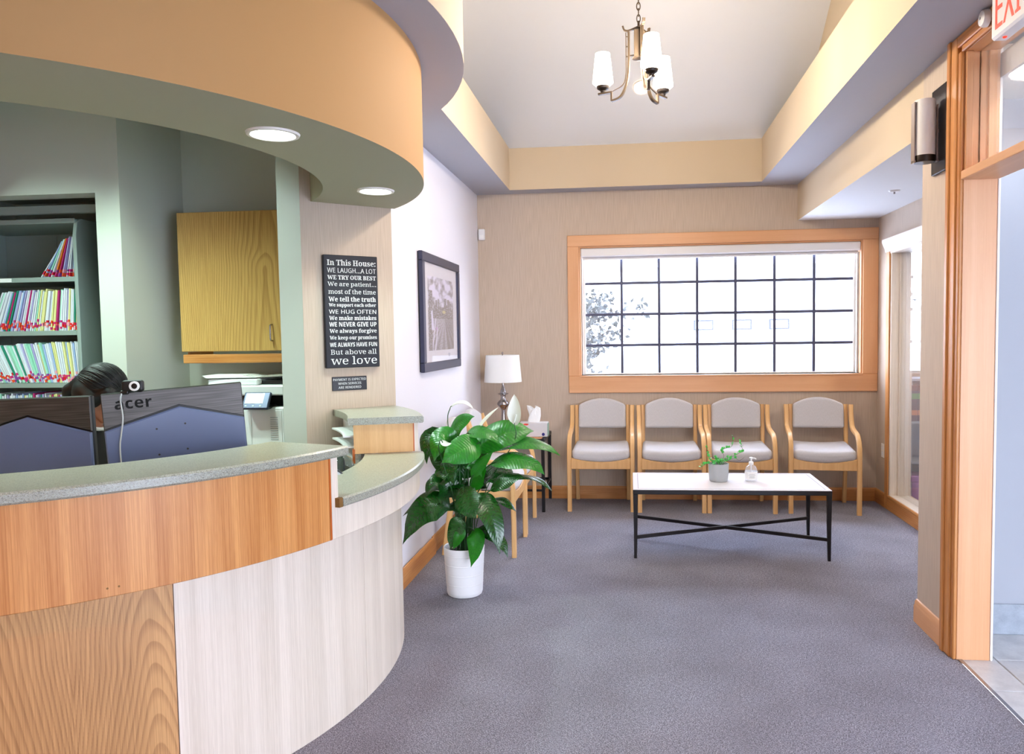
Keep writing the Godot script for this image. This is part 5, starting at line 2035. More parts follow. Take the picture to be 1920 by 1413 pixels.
	var lb := obj("label", b, M.paper, t)
	b = MB.new()
	for k in [[0.05, 0.024], [0.042, 0.03], [0.034, 0.02], [0.028, 0.026]]:
		b.t = Transform3D.IDENTITY
		for i in 6:
			var a0: float = -PI / 2 + (i / 6.0 - 0.5) * k[1] / 0.042 * 1.6
			var a1: float = -PI / 2 + ((i + 1) / 6.0 - 0.5) * k[1] / 0.042 * 1.6
			var d0 := Vector3(cos(a0), 0, -sin(a0)) * 0.0422
			var d1 := Vector3(cos(a1), 0, -sin(a1)) * 0.0422
			b.quad(d0 + Vector3(0, k[0], 0), d1 + Vector3(0, k[0], 0), d1 + Vector3(0, k[0] + 0.0025, 0), d0 + Vector3(0, k[0] + 0.0025, 0))
	obj("print_lines", b, M.grey_plastic, lb)
	b = MB.new()
	b.lathe([Vector2(0, 0.113), Vector2(0.016, 0.113), Vector2(0.016, 0.128), Vector2(0.012, 0.132), Vector2(0.006, 0.134), Vector2(0.006, 0.150), Vector2(0.012, 0.152), Vector2(0.012, 0.160), Vector2(0, 0.162)], 20)
	b.tube([Vector3(0.008, 0.156, 0.002), Vector3(0.022, 0.156, 0.012), Vector3(0.030, 0.152, 0.020)], 0.004, 8)
	obj("pump", b, M.white_plastic, t)
	b = MB.new()
	b.tube([Vector3(0, 0.008, 0), Vector3(0, 0.113, 0)], 0.003, 6)
	obj("dip_tube", b, M.white_plastic, t)

	# ---- end table in the corner
	t = thing("end_table", "dark-legged end table with a wooden top in the corner under the lamp", "table", Vector3(-1.0, 0, -6.41))
	b = MB.new()
	b.box(Vector3(-0.29, 0.575, -0.275), Vector3(0.29, 0.605, 0.275), 0.004, 0)
	obj("tabletop", b, M.dark_metal, t)
	b = MB.new()
	b.box(Vector3(-0.265, 0.603, -0.25), Vector3(0.265, 0.6075, 0.25), 0.001, 0)
	obj("inlay", b, M.oak, t)
	for sx in [-1.0, 1.0]:
		for sz in [-1.0, 1.0]:
			b = MB.new()
			b.box(Vector3(0.275 * sx - 0.013, 0, 0.26 * sz - 0.013), Vector3(0.275 * sx + 0.013, 0.575, 0.26 * sz + 0.013), 0.002)
			obj("leg", b, M.dark_metal, t)
	for sz in [-1.0, 1.0]:
		b = MB.new()
		b.box(Vector3(-0.262, 0.17, 0.26 * sz - 0.008), Vector3(0.262, 0.188, 0.26 * sz + 0.008), 0.002)
		obj("stretcher", b, M.dark_metal, t)
	for sx in [-1.0, 1.0]:
		b = MB.new()
		b.box(Vector3(0.275 * sx - 0.008, 0.17, -0.247), Vector3(0.275 * sx + 0.008, 0.188, 0.247), 0.002)
		obj("stretcher", b, M.dark_metal, t)
	# ---- tissue box
	t = thing("tissue_box", "pale grey tissue box with a tissue pulled up, on the corner end table", "tissue box", Vector3(-0.815, 0.6075, -6.30), 0.0)
	b = MB.new()
	b.box(Vector3(-0.118, 0, -0.06), Vector3(0.118, 0.118, 0.06), 0.003)
	var bx := obj("box", b, M.tissue_card, t)
	b = MB.new()
	b.t = Transform3D(Basis(Vector3.RIGHT, PI / 2), Vector3(0.085, 0.022, 0.0602))
	b.lathe([Vector2(0, 0), Vector2(0.013, 0), Vector2(0.013, 0.0006), Vector2(0, 0.0006)], 20)
	fix_winding(b)
	obj("round_mark", b, M.mark_blue, bx)
	b = MB.new()
	b.t = Transform3D(Basis.from_scale(Vector3(1.7, 0.9, 1)), Vector3(-0.06, 0.105, 0.0602))
	b.prism(PackedVector2Array([Vector2(-0.014, 0.0), Vector2(-0.008, -0.008), Vector2(0.004, -0.010), Vector2(0.013, -0.004), Vector2(0.012, 0.006), Vector2(-0.004, 0.009)]), 0, 0.0006)
	obj("red_mark", b, M.mark_red, bx)
	b = MB.new()
	b.cbox(Vector3(0.125 - 0.005, 0.06, 0), Vector3(0.003, 0.10, 0.1))
	obj("side_print", b, M.leaf_print, bx)
	# tissue: a crumpled cone of cloth
	b = MB.new()
	var n := 14
	var rr2 := []
	for j in 6:
		var row := []
		for k in n + 1:
			var a := TAU * k / n
			var f := j / 5.0
			var rad := 0.050 - 0.018 * f + 0.016 * sin(a * 3 + j * 0.7) * (0.3 + f)
			row.append(Vector3(cos(a) * rad * (1.0 + 0.25 * f), 0.116 + f * 0.125 + 0.018 * f * sin(a * 2 + 0.6), sin(a) * rad * 0.45))
		rr2.append(row)
	for j in 5:
		for k in n:
			b.quad(rr2[j][k + 1], rr2[j][k], rr2[j + 1][k], rr2[j + 1][k + 1])
			b.quad(rr2[j][k], rr2[j][k + 1], rr2[j + 1][k + 1] * 1.0, rr2[j + 1][k])
	var m := b.mesh(20)
	put("tissue", m, M.paper, t)


func build_lamps() -> void:
	# ---- table lamp, switched off
	var t := thing("table_lamp", "turned metal table lamp with a white drum shade in the corner", "lamp", Vector3(-1.085, 0.6075, -6.38))
	var b := MB.new()
	b.lathe([Vector2(0, 0), Vector2(0.075, 0.0), Vector2(0.078, 0.012), Vector2(0.06, 0.022), Vector2(0.03, 0.03), Vector2(0.020, 0.05), Vector2(0.030, 0.08), Vector2(0.028, 0.10), Vector2(0.019, 0.15), Vector2(0.017, 0.215), Vector2(0.024, 0.222), Vector2(0.024, 0.230), Vector2(0.030, 0.236), Vector2(0.050, 0.255), Vector2(0.052, 0.270), Vector2(0.040, 0.288), Vector2(0.024, 0.300), Vector2(0.020, 0.325), Vector2(0.024, 0.342), Vector2(0.045, 0.350), Vector2(0.045, 0.354), Vector2(0.026, 0.358), Vector2(0.024, 0.375), Vector2(0.014, 0.40), Vector2(0.009, 0.43), Vector2(0.009, 0.48), Vector2(0, 0.48)], 32)
	obj("base", b, M.steel, t, 50)
	b = MB.new()
	b.lathe([Vector2(0.160, 0.452), Vector2(0.142, 0.680), Vector2(0.140, 0.680), Vector2(0.158, 0.452), Vector2(0.160, 0.452)], 48)
	var sh := obj("shade", b, M.shade_white, t, 50)
	b = MB.new()
	for k in 3:
		var a := TAU * k / 3.0 + 0.3
		b.tube([Vector3(0, 0.674, 0), Vector3(cos(a) * 0.141, 0.674, sin(a) * 0.141)], 0.0018, 5)
	obj("spider", b, M.steel, sh)
	b = MB.new()
	b.tube([Vector3(0, 0.48, 0), Vector3(0, 0.69, 0)], 0.004, 6)
	b.lathe([Vector2(0.004, 0.686), Vector2(0.009, 0.692), Vector2(0.008, 0.702), Vector2(0, 0.708)], 12)
	obj("finial", b, M.steel, t)

	# ---- downlights in the drum
	var spots := [[Vector3(-1.249, DRUM, -2.612), "recessed downlight in the drum over the desk, the nearer of the two"], [Vector3(-1.245, DRUM, -3.686), "recessed downlight in the drum near the pillar, the farther of the two"], [Vector3(-2.35, DRUM, -1.70), "recessed downlight in the drum outside the picture"], [Vector3(-3.6, DRUM, -2.1), "recessed downlight in the drum outside the picture, farther left"]]
	for k in spots:
		downlight(k[0], Basis(), 0.092, k[1], M.pot_glow, 0.60, 58.0, Color(0.90, 1.0, 0.97))
	# ---- round downlight in the slope of the vault
	var nrm := Vector3(0, -1, 0.643).normalized()
	var zz := nrm.cross(Vector3.RIGHT).normalized()
	downlight(Vector3(0.098, 3.349, -6.030) + nrm * 0.004, Basis(Vector3.RIGHT, -nrm, Vector3.RIGHT.cross(-nrm)), 0.072, "round bright downlight in the sloping ceiling below the chandelier", M.lamp_glow, 0.8, 65.0, Color(1, 0.97, 0.93))
	# ---- hall light
	downlight(Vector3(1.68, 2.5, -3.40), Basis(), 0.085, "bright round ceiling light in the hall, seen through the transom", M.hall_glow, 0.3, 75.0, Color(0.97, 0.98, 1))
	for k in [[2.9, -2.6], [2.9, -0.4]]:
		downlight(Vector3(k[0], 2.5, k[1]), Basis(), 0.085, "round ceiling light of the hall outside the picture, " + ("the farther one" if k[1] < -1 else "the nearer one"), M.hall_glow, 0.4, 75.0, Color(0.97, 0.98, 1))
	downlight(Vector3(3.1, 2.5, -5.2), Basis(), 0.10, "ceiling light of the office outside the picture", M.hall_glow, 2.5, 78.0, Color(1, 0.96, 0.9))
	# ---- warm lamps of the lobby behind the photographer
	for k in [[-3.9, -0.5], [-2.2, 0.9]]:
		downlight(Vector3(k[0], SOFFIT, k[1]), Basis(), 0.10, "warm ceiling light of the lobby outside the picture, " + ("by the far left wall" if k[0] < -3 else "nearer the entrance"), M.warm_glow, 3.4, 78.0, Color(1.0, 0.56, 0.16))
	# light over the file rack
	downlight(Vector3(-3.40, 3.298, -3.2), Basis(), 0.092, "cool ceiling light inside the reception outside the picture", M.pot_glow, 7.0, 52.0, Color(0.86, 1.0, 0.95))
	downlight(Vector3(-2.55, 3.298, -3.45), Basis(), 0.092, "cool ceiling light in front of the niche outside the picture", M.pot_glow, 5.0, 46.0, Color(0.88, 1.0, 0.95))

	# ---- chandelier
	t = thing("chandelier", "small bronze chandelier with three white glass shades on a chain", "chandelier", Vector3(0.052, 2.70, -4.0))
	b = MB.new()
	b.box(Vector3(-0.024, 0.155, -0.024), Vector3(0.024, 0.295, 0.024), 0.003)
	b.lathe([Vector2(0, 0.142), Vector2(0.012, 0.146), Vector2(0.034, 0.152), Vector2(0.034, 0.158), Vector2(0, 0.158)], 16)
	obj("body", b, M.bronze, t)
	b = MB.new()
	b.tube([Vector3(0, 0.295, 0), Vector3(0, 0.34, 0)], 0.006, 8)
	obj("stem", b, M.bronze, t)
	var link := MB.new()
	var lp := []
	for k in 13:
		var a := TAU * k / 12.0
		lp.append(Vector3(cos(a) * 0.009, sin(a) * 0.020 , 0))
	link.tube(lp, 0.0028, 6, false)
	var lm := link.mesh(60)
	for k in 54:
		put("chain_link", lm, M.bronze, t, Transform3D(Basis(Vector3.UP, PI / 2 * (k % 2)), Vector3(0, 0.352 + k * 0.0305, 0)))
	b = MB.new()
	b.lathe([Vector2(0, 1.99), Vector2(0.01, 1.995), Vector2(0.06, 2.0), Vector2(0.065, 2.02), Vector2(0, 2.02)], 20)
	obj("canopy", b, M.bronze, t)
	var n := 0
	for ang in [192.0, -48.0, 72.0]:
		# angle: x = cos, z (towards the camera) = sin
		var d := Vector3(cos(deg_to_rad(ang)), 0, sin(deg_to_rad(ang)))
		var P := func(rr: float, y: float) -> Vector3: return d * rr + Vector3(0, y, 0)
		b = MB.new()
		var side := d.cross(Vector3.UP)
		var hook := [P.call(0.004, 0.31), P.call(0.05, 0.298), P.call(0.074, 0.304), P.call(0.082, 0.325)]
		b.sweep(spline(hook, 4), rect2(0.014, 0.008), side)
		var outer := [P.call(0.052, 0.298), P.call(0.052, 0.18), P.call(0.056, 0.08), P.call(0.072, 0.015), P.call(0.10, -0.03), P.call(0.145, -0.045)]
		b.sweep(spline(outer, 5), rect2(0.016, 0.010), side)
		b.sweep([P.call(0.145, -0.045), P.call(0.145, 0.0)], rect2(0.014, 0.008), side)
		b.sweep([P.call(0.140, 0.0), P.call(0.215, -0.004)], rect2(0.018, 0.009), side)
		var arm := obj("arm", b, M.bronze, t, 35)
		b = MB.new()
		b.sweep(spline([P.call(0.066, 0.29), P.call(0.066, 0.15), P.call(0.068, 0.08), P.call(0.085, 0.03), P.call(0.14, 0.003)], 5), rect2(0.006, 0.004), side)
		for y in [0.27, 0.22, 0.17]:
			b.sweep([P.call(0.052, y), P.call(0.067, y)], rect2(0.006, 0.004), side)
		b.sweep([P.call(0.02, 0.222 - 0.05), P.call(0.052, 0.222 - 0.05)], rect2(0.008, 0.006), side)
		obj("rail", b, M.bronze, arm, 35)
		b = MB.new()
		b.t = Transform3D(Basis(), d * 0.19)
		b.lathe([Vector2(0, 0.0), Vector2(0.012, 0.002), Vector2(0.014, 0.012), Vector2(0.030, 0.022), Vector2(0.034, 0.036), Vector2(0, 0.038)], 24)
		obj("cup", b, M.dark_bronze, arm)
		b = MB.new()
		b.t = Transform3D(Basis(), d * 0.19)
		b.lathe([Vector2(0.034, 0.034), Vector2(0.054, 0.052), Vector2(0.052, 0.075), Vector2(0.038, 0.20), Vector2(0.036, 0.20), Vector2(0.050, 0.075), Vector2(0.052, 0.054), Vector2(0.034, 0.036), Vector2(0.034, 0.034)], 28)
		obj("shade", b, M.shade_glow, arm, 50)
		var o := OmniLight3D.new()
		o.name = "bulb_light"
		o.light_color = Color(1.0, 0.95, 0.88)
		o.light_energy = 0.58 * DIM
		o.omni_range = 12
		o.omni_attenuation = 2
		o.light_size = 0.03
		o.shadow_enabled = true
		o.position = d * 0.19 + Vector3(0, 0.12, 0)
		t.add_child(o, true)
	# ---- sconce, switched off
	t = thing("wall_sconce", "unlit wall sconce with a frosted glass cylinder beside the doorway casing", "sconce", Vector3(1.41, 2.16, -3.672))
	b = MB.new()
	b.box(Vector3(-0.016, 0, -0.082), Vector3(0, 0.385, 0.082), 0.003)
	obj("back_plate", b, M.dark_bronze, t)
	b = MB.new()
	b.t = Transform3D(Basis(), Vector3(-0.076, 0, 0.0))
	b.lathe([Vector2(0.045, 0.075), Vector2(0.045, 0.325), Vector2(0.042, 0.327), Vector2(0.042, 0.075), Vector2(0.045, 0.075)], 32)
	obj("glass", b, M.sconce_glass, t, 50)
	b = MB.new()
	b.t = Transform3D(Basis(), Vector3(-0.076, 0, 0.0))
	b.lathe([Vector2(0, 0.046), Vector2(0.044, 0.048), Vector2(0.046, 0.056), Vector2(0.046, 0.078), Vector2(0, 0.078)], 28)
	obj("cup", b, M.dark_bronze, t)
	b = MB.new()
	b.box(Vector3(-0.128, 0.045, -0.02), Vector3(-0.123, 0.318, 0.02), 0.001)
	b.box(Vector3(-0.128, 0.05, -0.015), Vector3(-0.016, 0.058, 0.015), 0.001)
	b.box(Vector3(-0.034, 0.05, -0.03), Vector3(-0.028, 0.30, 0.03), 0.001)
	b.box(Vector3(-0.034, 0.18, -0.008), Vector3(-0.016, 0.196, 0.008), 0.001)
	obj("bracket", b, M.pale_bronze, t)


func downlight(at: Vector3, turn: Basis, r: float, label: String, glow: Material, energy: float, cone: float, col: Color) -> void:
	var t := thing("downlight", label, "light")
	t.transform = Transform3D(turn, at)
	var b := MB.new()
	b.lathe([Vector2(r * 0.80, -0.002), Vector2(r * 0.84, -0.008), Vector2(r * 0.97, -0.007), Vector2(r, 0.0)], 40)
	fix_ring(b)
	obj("trim", b, M.white_trim, t, 50)
	b = MB.new()
	b.lathe([Vector2(0, -0.005), Vector2(r * 0.5, -0.0045), Vector2(r * 0.80, -0.0025), Vector2(r * 0.80, -0.001), Vector2(0, -0.001)], 32)
	obj("lamp_lens", b, glow, t, 50)
	var s := SpotLight3D.new()
	s.name = "lamp_light"
	s.light_color = col
	s.light_energy = energy * DIM
	s.spot_angle = cone
	s.spot_angle_attenuation = 0.6
	s.spot_range = 14
	s.spot_attenuation = 2
	s.light_size = r * 0.8
	s.shadow_enabled = true
	s.transform = Transform3D(Basis(Vector3.RIGHT, -PI / 2), Vector3(0, -0.02, 0))
	t.add_child(s, true)


func fix_ring(b: MB) -> void:
	# open ring that is seen from below
	for f in b.p.size() / 3:
		var a := b.p[f * 3]; var c := b.p[f * 3 + 1]; var d := b.p[f * 3 + 2]
		if (c - a).cross(d - a).y > 0:
			b.p[f * 3 + 1] = d; b.p[f * 3 + 2] = c


func build_wall_things() -> void:
	# ---- framed print on the left wall
	var t := thing("framed_print", "framed grey city print with a wide white mount on the left wall", "picture", Vector3(-1.34, 1.222, -5.255), PI / 2)
	var w := 1.06
	var h := 0.775
	w = 1.05
	var b := MB.new()
	var fr := 0.06
	for k in [[Vector3(-w / 2, h - fr, 0.006), Vector3(w / 2, h, 0.034)], [Vector3(-w / 2, 0, 0.006), Vector3(w / 2, fr, 0.034)], [Vector3(-w / 2, fr, 0.006), Vector3(-w / 2 + fr, h - fr, 0.034)], [Vector3(w / 2 - fr, fr, 0.006), Vector3(w / 2, h - fr, 0.034)]]:
		b = MB.new()
		b.box(k[0], k[1], 0.004)
		obj("frame_rail", b, M.frame_metal, t)
	b = MB.new()
	b.box(Vector3(-w / 2 + 0.004, 0.004, 0.001), Vector3(w / 2 - 0.004, h - 0.004, 0.008))
	obj("backing", b, M.frame_side, t)
	b = MB.new()
	b.box(Vector3(-w / 2 + fr, fr, 0.0085), Vector3(w / 2 - fr, h - fr, 0.018))
	obj("mount", b, M.mat_board, t)
	b = MB.new()
	var pw := 0.355
	b.quad(Vector3(-pw, 0.136, 0.0185), Vector3(pw, 0.136, 0.0185), Vector3(pw, 0.633, 0.0185), Vector3(-pw, 0.633, 0.0185), Vector2(0, 1), Vector2(1, 1), Vector2(1, 0), Vector2(0, 0))
	obj("print", b, M.city_print, t)
	b = MB.new()
	b.box(Vector3(-w / 2 + fr, fr, 0.024), Vector3(w / 2 - fr, h - fr, 0.026))
	obj("glazing", b, M.picture_glass, t)
	# ---- motion detector high in the corner
	t = thing("motion_detector", "small white motion detector high in the left back corner", "detector", Vector3(-1.300, 2.292, BACK))
	b = MB.new()
	b.soft(Vector3(0.056, 0.098, 0.04), 0.010, 2)
	var o := obj("case", b, M.white_plastic, t)
	o.position = Vector3(0, 0.049, 0.02)
	b = MB.new()
	b.box(Vector3(-0.018, 0.018, 0.0385), Vector3(0.018, 0.045, 0.0412), 0.001)
	obj("lens", b, M.paper, t)
	# ---- outlet on the recess wall
	t = thing("wall_outlet", "ivory wall outlet low on the recess wall beside the tall glazing", "outlet", Vector3(2.07, 0.40, -6.515))
	b = MB.new()
	b.box(Vector3(-0.006, 0, -0.036), Vector3(0, 0.115, 0.036), 0.002)
	obj("plate", b, M.white_trim, t)
	for y in [0.035, 0.08]:
		b = MB.new()
		b.box(Vector3(-0.0075, y - 0.014, -0.016), Vector3(-0.0055, y + 0.014, 0.016), 0.0008)
		obj("socket", b, M.white_plastic, t)
	# ---- sprinkler cover on the low soffit
	t = thing("sprinkler_cover", "small round sprinkler plate on the low soffit at the right", "sprinkler", Vector3(1.773, 2.389, -5.404))
	b = MB.new()
	b.lathe([Vector2(0, -0.010), Vector2(0.03, -0.010), Vector2(0.036, -0.004), Vector2(0.038, 0.0), Vector2(0, 0.0)], 24)
	obj("plate", b, M.white_plastic, t)
	b = MB.new()
	b.lathe([Vector2(0, -0.022), Vector2(0.006, -0.022), Vector2(0.006, -0.009), Vector2(0, -0.009)], 12)
	obj("nozzle", b, M.steel, t)
	# ---- round white sensor on the casing head
	t = thing("door_sensor", "round white sensor on the oak head casing beside the exit sign", "sensor", Vector3(1.388, 2.654, -3.19))
	b = MB.new()
	b.t = Transform3D(Basis(Vector3.BACK, PI / 2), Vector3.ZERO)
	b.lathe([Vector2(0, 0), Vector2(0.033, 0), Vector2(0.034, 0.012), Vector2(0.028, 0.024), Vector2(0.010, 0.028), Vector2(0, 0.028)], 28)
	obj("case", b, M.white_plastic, t)
	b = MB.new()
	b.t = Transform3D(Basis(Vector3.BACK, PI / 2), Vector3.ZERO)
	b.lathe([Vector2(0, 0.027), Vector2(0.006, 0.027), Vector2(0.005, 0.030), Vector2(0, 0.030)], 12)
	obj("eye", b, M.grey_plastic, t)
	# ---- exit sign
	t = thing("exit_sign", "white exit sign with red letters over the doorway at the right", "sign", Vector3(1.386, 2.505, -2.86), -PI / 2)
	b = MB.new()
	b.box(Vector3(-0.165, 0, 0), Vector3(0.165, 0.183, 0.058), 0.008)
	obj("housing", b, M.white_plastic, t)
	words("EXIT", "Droid Sans", 400, t, Transform3D(Basis(), Vector3(0, 0.097, 0.0585)), 0.26, 0.135, M.exit_red, 0.0015)
	b = MB.new()
	b.t = Transform3D(Basis(), Vector3(-0.118, -0.001, 0.03))
	b.lathe([Vector2(0, -0.004), Vector2(0.006, -0.003), Vector2(0.008, 0.001), Vector2(0, 0.001)], 12)
	obj("indicator", b, M.exit_red, t)

	# ---- office behind the glazing: low bookcase with red binders and a pink box
	t = thing("bookcase", "grey low bookcase in the office behind the tall glazing", "bookcase", Vector3(2.75, 0, -6.50))
	for y in [0.05, 0.39, 0.715, 1.06]:
		b = MB.new()
		b.box(Vector3(-0.52, y - 0.02, -0.15), Vector3(0.52, y, 0.13), 0.002)
		obj("shelf", b, M.hall_paint, t)
	for x in [-0.52, 0.0, 0.50]:
		b = MB.new()
		b.box(Vector3(x, 0, -0.15), Vector3(x + 0.02, 1.04, 0.12), 0.002)
		obj("side_panel", b, M.hall_paint, t)
	b = MB.new()
	b.box(Vector3(-0.52, 0, -0.16), Vector3(0.52, 1.04, -0.15))
	obj("back_panel", b, M.hall_paint, t)
	for k in 8:
		var bk := thing("binder", "dark red binder with coloured bands on the office bookcase, %s from the left" % ["first", "second", "third", "fourth", "fifth", "sixth", "seventh", "eighth"][k], "binder", Vector3(2.262 + k * 0.052, 0.7155, -6.45), 0.0, "dark red binders on the office bookcase")
		b = MB.new()
		b.box(Vector3(-0.024, 0, -0.11), Vector3(0.024, 0.29, 0.08), 0.004)
		obj("spine", b, M.book_red, bk)
		b = MB.new()
		b.box(Vector3(-0.0245, 0.18, 0.0795), Vector3(0.0245, 0.225, 0.081))
		obj("band", b, M.book_band, bk)
		b = MB.new()
		b.box(Vector3(-0.0245, 0.05, 0.0795), Vector3(0.0245, 0.09, 0.081))
		obj("band", b, M.book_gold, bk)
	t = thing("storage_box", "pink storage box on the lowest shelf in the office", "box", Vector3(2.42, 0.0505, -6.46))
	b = MB.new()
	b.box(Vector3(-0.17, 0.0, -0.12), Vector3(0.17, 0.17, 0.08), 0.006)
	obj("body", b, M.pink_box, t)
	b = MB.new()
	b.box(Vector3(-0.178, 0.17, -0.125), Vector3(0.178, 0.22, 0.086), 0.006)
	obj("lid", b, M.pink_box, t)


# ================================================================ the large lily beside the desk
func build_peace_lily() -> void:
	var t := thing("peace_lily", "large peace lily with glossy dark leaves and white flowers in a white ribbed pot", "plant", Vector3(-0.945, 0, -4.156))
	var b := MB.new()
	var prof := [Vector2(0, 0.0), Vector2(0.088, 0.0), Vector2(0.096, 0.006), Vector2(0.100, 0.018)]
	for k in 26:
		var y := 0.02 + k * 0.0092
		var r := 0.1005 + (y - 0.02) * 0.056
		if k % 6 == 5:
			prof.append_array([Vector2(r, y), Vector2(r + 0.0012, y + 0.004), Vector2(r, y + 0.008)])
		else:
			prof.append_array([Vector2(r, y), Vector2(r + 0.0006, y + 0.0046)])
	prof.append_array([Vector2(0.115, 0.262), Vector2(0.1155, 0.272), Vector2(0.112, 0.276), Vector2(0.107, 0.272), Vector2(0.104, 0.235)])
	b.lathe(prof, 56)
	obj("pot", b, M.ceramic, t, 25)
	b = MB.new()
	b.lathe([Vector2(0.105, 0.24), Vector2(0.07, 0.25), Vector2(0.03, 0.245), Vector2(0, 0.25)], 24)
	obj("soil", b, M.soil, t)
	lily_leaf(t, Vector3(0.072, 0.820, 0.020), Vector3(0.244, 0.944, 0.000), Vector3(0.401, 0.915, -0.050), 0.150, Vector3(0.1, 0.65, 0.75), 0)
	lily_leaf(t, Vector3(0.178, 0.808, 0.000), Vector3(0.380, 0.917, 0.000), Vector3(0.557, 0.786, 0.030), 0.095, Vector3(0, 0.9, 0.45), 0)
	lily_leaf(t, Vector3(0.121, 0.865, 0.080), Vector3(0.042, 0.856, 0.170), Vector3(-0.068, 0.777, 0.200), 0.140, Vector3(0.1, 0.45, 0.9), 0)
	lily_leaf(t, Vector3(-0.042, 0.853, 0.000), Vector3(-0.112, 0.954, 0.080), Vector3(-0.129, 0.768, 0.120), 0.125, Vector3(-0.25, 0.4, 0.9), 0)
	lily_leaf(t, Vector3(-0.119, 0.804, -0.080), Vector3(-0.227, 0.968, -0.040), Vector3(-0.198, 0.737, 0.020), 0.120, Vector3(-0.4, 0.4, 0.8), 0)
	lily_leaf(t, Vector3(-0.080, 0.847, -0.040), Vector3(-0.030, 0.997, -0.020), Vector3(0.080, 1.006, 0.020), 0.085, Vector3(-0.3, 0.5, 0.8), 0)
	lily_leaf(t, Vector3(0.037, 0.907, 0.060), Vector3(0.150, 0.963, 0.080), Vector3(0.233, 0.859, 0.100), 0.085, Vector3(0.1, 0.8, 0.5), 0)
	lily_leaf(t, Vector3(0.169, 0.745, 0.060), Vector3(0.372, 0.829, 0.080), Vector3(0.474, 0.696, 0.100), 0.115, Vector3(0.1, 0.85, 0.5), 0)
	lily_leaf(t, Vector3(0.166, 0.653, 0.050), Vector3(0.403, 0.737, 0.060), Vector3(0.515, 0.599, 0.080), 0.060, Vector3(0, 0.95, 0.25), 0)
	lily_leaf(t, Vector3(0.174, 0.609, 0.100), Vector3(0.278, 0.703, 0.120), Vector3(0.366, 0.686, 0.120), 0.085, Vector3(0.1, 0.75, 0.6), 0)
	lily_leaf(t, Vector3(-0.066, 0.497, 0.050), Vector3(-0.207, 0.589, 0.100), Vector3(-0.312, 0.313, 0.140), 0.150, Vector3(-0.3, 0.45, 0.85), 0)
	lily_leaf(t, Vector3(-0.070, 0.520, 0.030), Vector3(-0.183, 0.615, 0.050), Vector3(-0.333, 0.451, 0.060), 0.100, Vector3(-0.2, 0.8, 0.55), 0)
	lily_leaf(t, Vector3(0.026, 0.630, 0.120), Vector3(0.060, 0.559, 0.200), Vector3(0.120, 0.481, 0.220), 0.115, Vector3(-0.35, 0.6, 0.7), 0)
	lily_leaf(t, Vector3(0.084, 0.573, 0.100), Vector3(0.206, 0.556, 0.180), Vector3(0.239, 0.285, 0.200), 0.115, Vector3(0.45, 0.5, 0.75), 0)
	lily_leaf(t, Vector3(0.076, 0.368, 0.040), Vector3(0.212, 0.407, 0.080), Vector3(0.266, 0.238, 0.100), 0.080, Vector3(0.35, 0.7, 0.6), 0)
	lily_leaf(t, Vector3(0.075, 0.393, 0.100), Vector3(0.123, 0.365, 0.160), Vector3(0.073, 0.202, 0.170), 0.080, Vector3(0.1, 0.25, 0.95), 1)
	lily_leaf(t, Vector3(0.004, 0.450, 0.080), Vector3(-0.024, 0.424, 0.120), Vector3(-0.049, 0.279, 0.120), 0.085, Vector3(-0.2, 0.3, 0.9), 0)
	lily_leaf(t, Vector3(0.017, 0.401, 0.100), Vector3(0.005, 0.364, 0.130), Vector3(-0.033, 0.287, 0.130), 0.050, Vector3(0.1, 0.5, 0.85), 1)
	lily_leaf(t, Vector3(0.136, 0.535, 0.050), Vector3(0.240, 0.577, 0.070), Vector3(0.317, 0.485, 0.080), 0.055, Vector3(0.1, 0.9, 0.4), 0)
	lily_leaf(t, Vector3(0.076, 0.600, 0.060), Vector3(0.088, 0.675, 0.070), Vector3(0.149, 0.743, 0.050), 0.070, Vector3(-0.2, 0.4, 0.9), 1)
	lily_leaf(t, Vector3(0.077, 0.680, 0.100), Vector3(0.116, 0.754, 0.110), Vector3(0.196, 0.823, 0.100), 0.050, Vector3(0.3, 0.3, 0.9), 1)
	lily_leaf(t, Vector3(-0.044, 0.555, 0.020), Vector3(-0.108, 0.688, 0.050), Vector3(-0.169, 0.634, 0.100), 0.120, Vector3(-0.2, 0.6, 0.75), 0)
	lily_leaf(t, Vector3(-0.030, 0.587, 0.000), Vector3(-0.104, 0.762, 0.060), Vector3(-0.073, 0.665, 0.120), 0.120, Vector3(-0.1, 0.5, 0.85), 0)
	lily_leaf(t, Vector3(-0.023, 0.558, -0.050), Vector3(-0.041, 0.701, 0.020), Vector3(-0.030, 0.550, 0.080), 0.100, Vector3(-0.1, 0.6, 0.8), 0)
	lily_leaf(t, Vector3(0.078, 0.602, -0.020), Vector3(0.171, 0.738, 0.020), Vector3(0.220, 0.617, 0.050), 0.110, Vector3(0.2, 0.7, 0.7), 0)
	lily_leaf(t, Vector3(0.085, 0.637, -0.080), Vector3(0.209, 0.758, -0.080), Vector3(0.286, 0.635, -0.050), 0.110, Vector3(0.2, 0.8, 0.5), 0)
	lily_leaf(t, Vector3(-0.014, 0.633, -0.100), Vector3(0.023, 0.789, -0.120), Vector3(0.151, 0.860, -0.150), 0.120, Vector3(0.1, 0.5, 0.85), 0)
	lily_leaf(t, Vector3(-0.075, 0.638, -0.120), Vector3(-0.159, 0.783, -0.160), Vector3(-0.246, 0.824, -0.200), 0.120, Vector3(-0.2, 0.5, 0.85), 0)
	lily_leaf(t, Vector3(0.038, 0.519, 0.020), Vector3(0.137, 0.581, 0.050), Vector3(0.205, 0.507, 0.080), 0.090, Vector3(0.2, 0.75, 0.6), 0)
	lily_leaf(t, Vector3(-0.104, 0.605, 0.000), Vector3(-0.160, 0.666, 0.030), Vector3(-0.200, 0.553, 0.060), 0.100, Vector3(-0.4, 0.6, 0.7), 0)
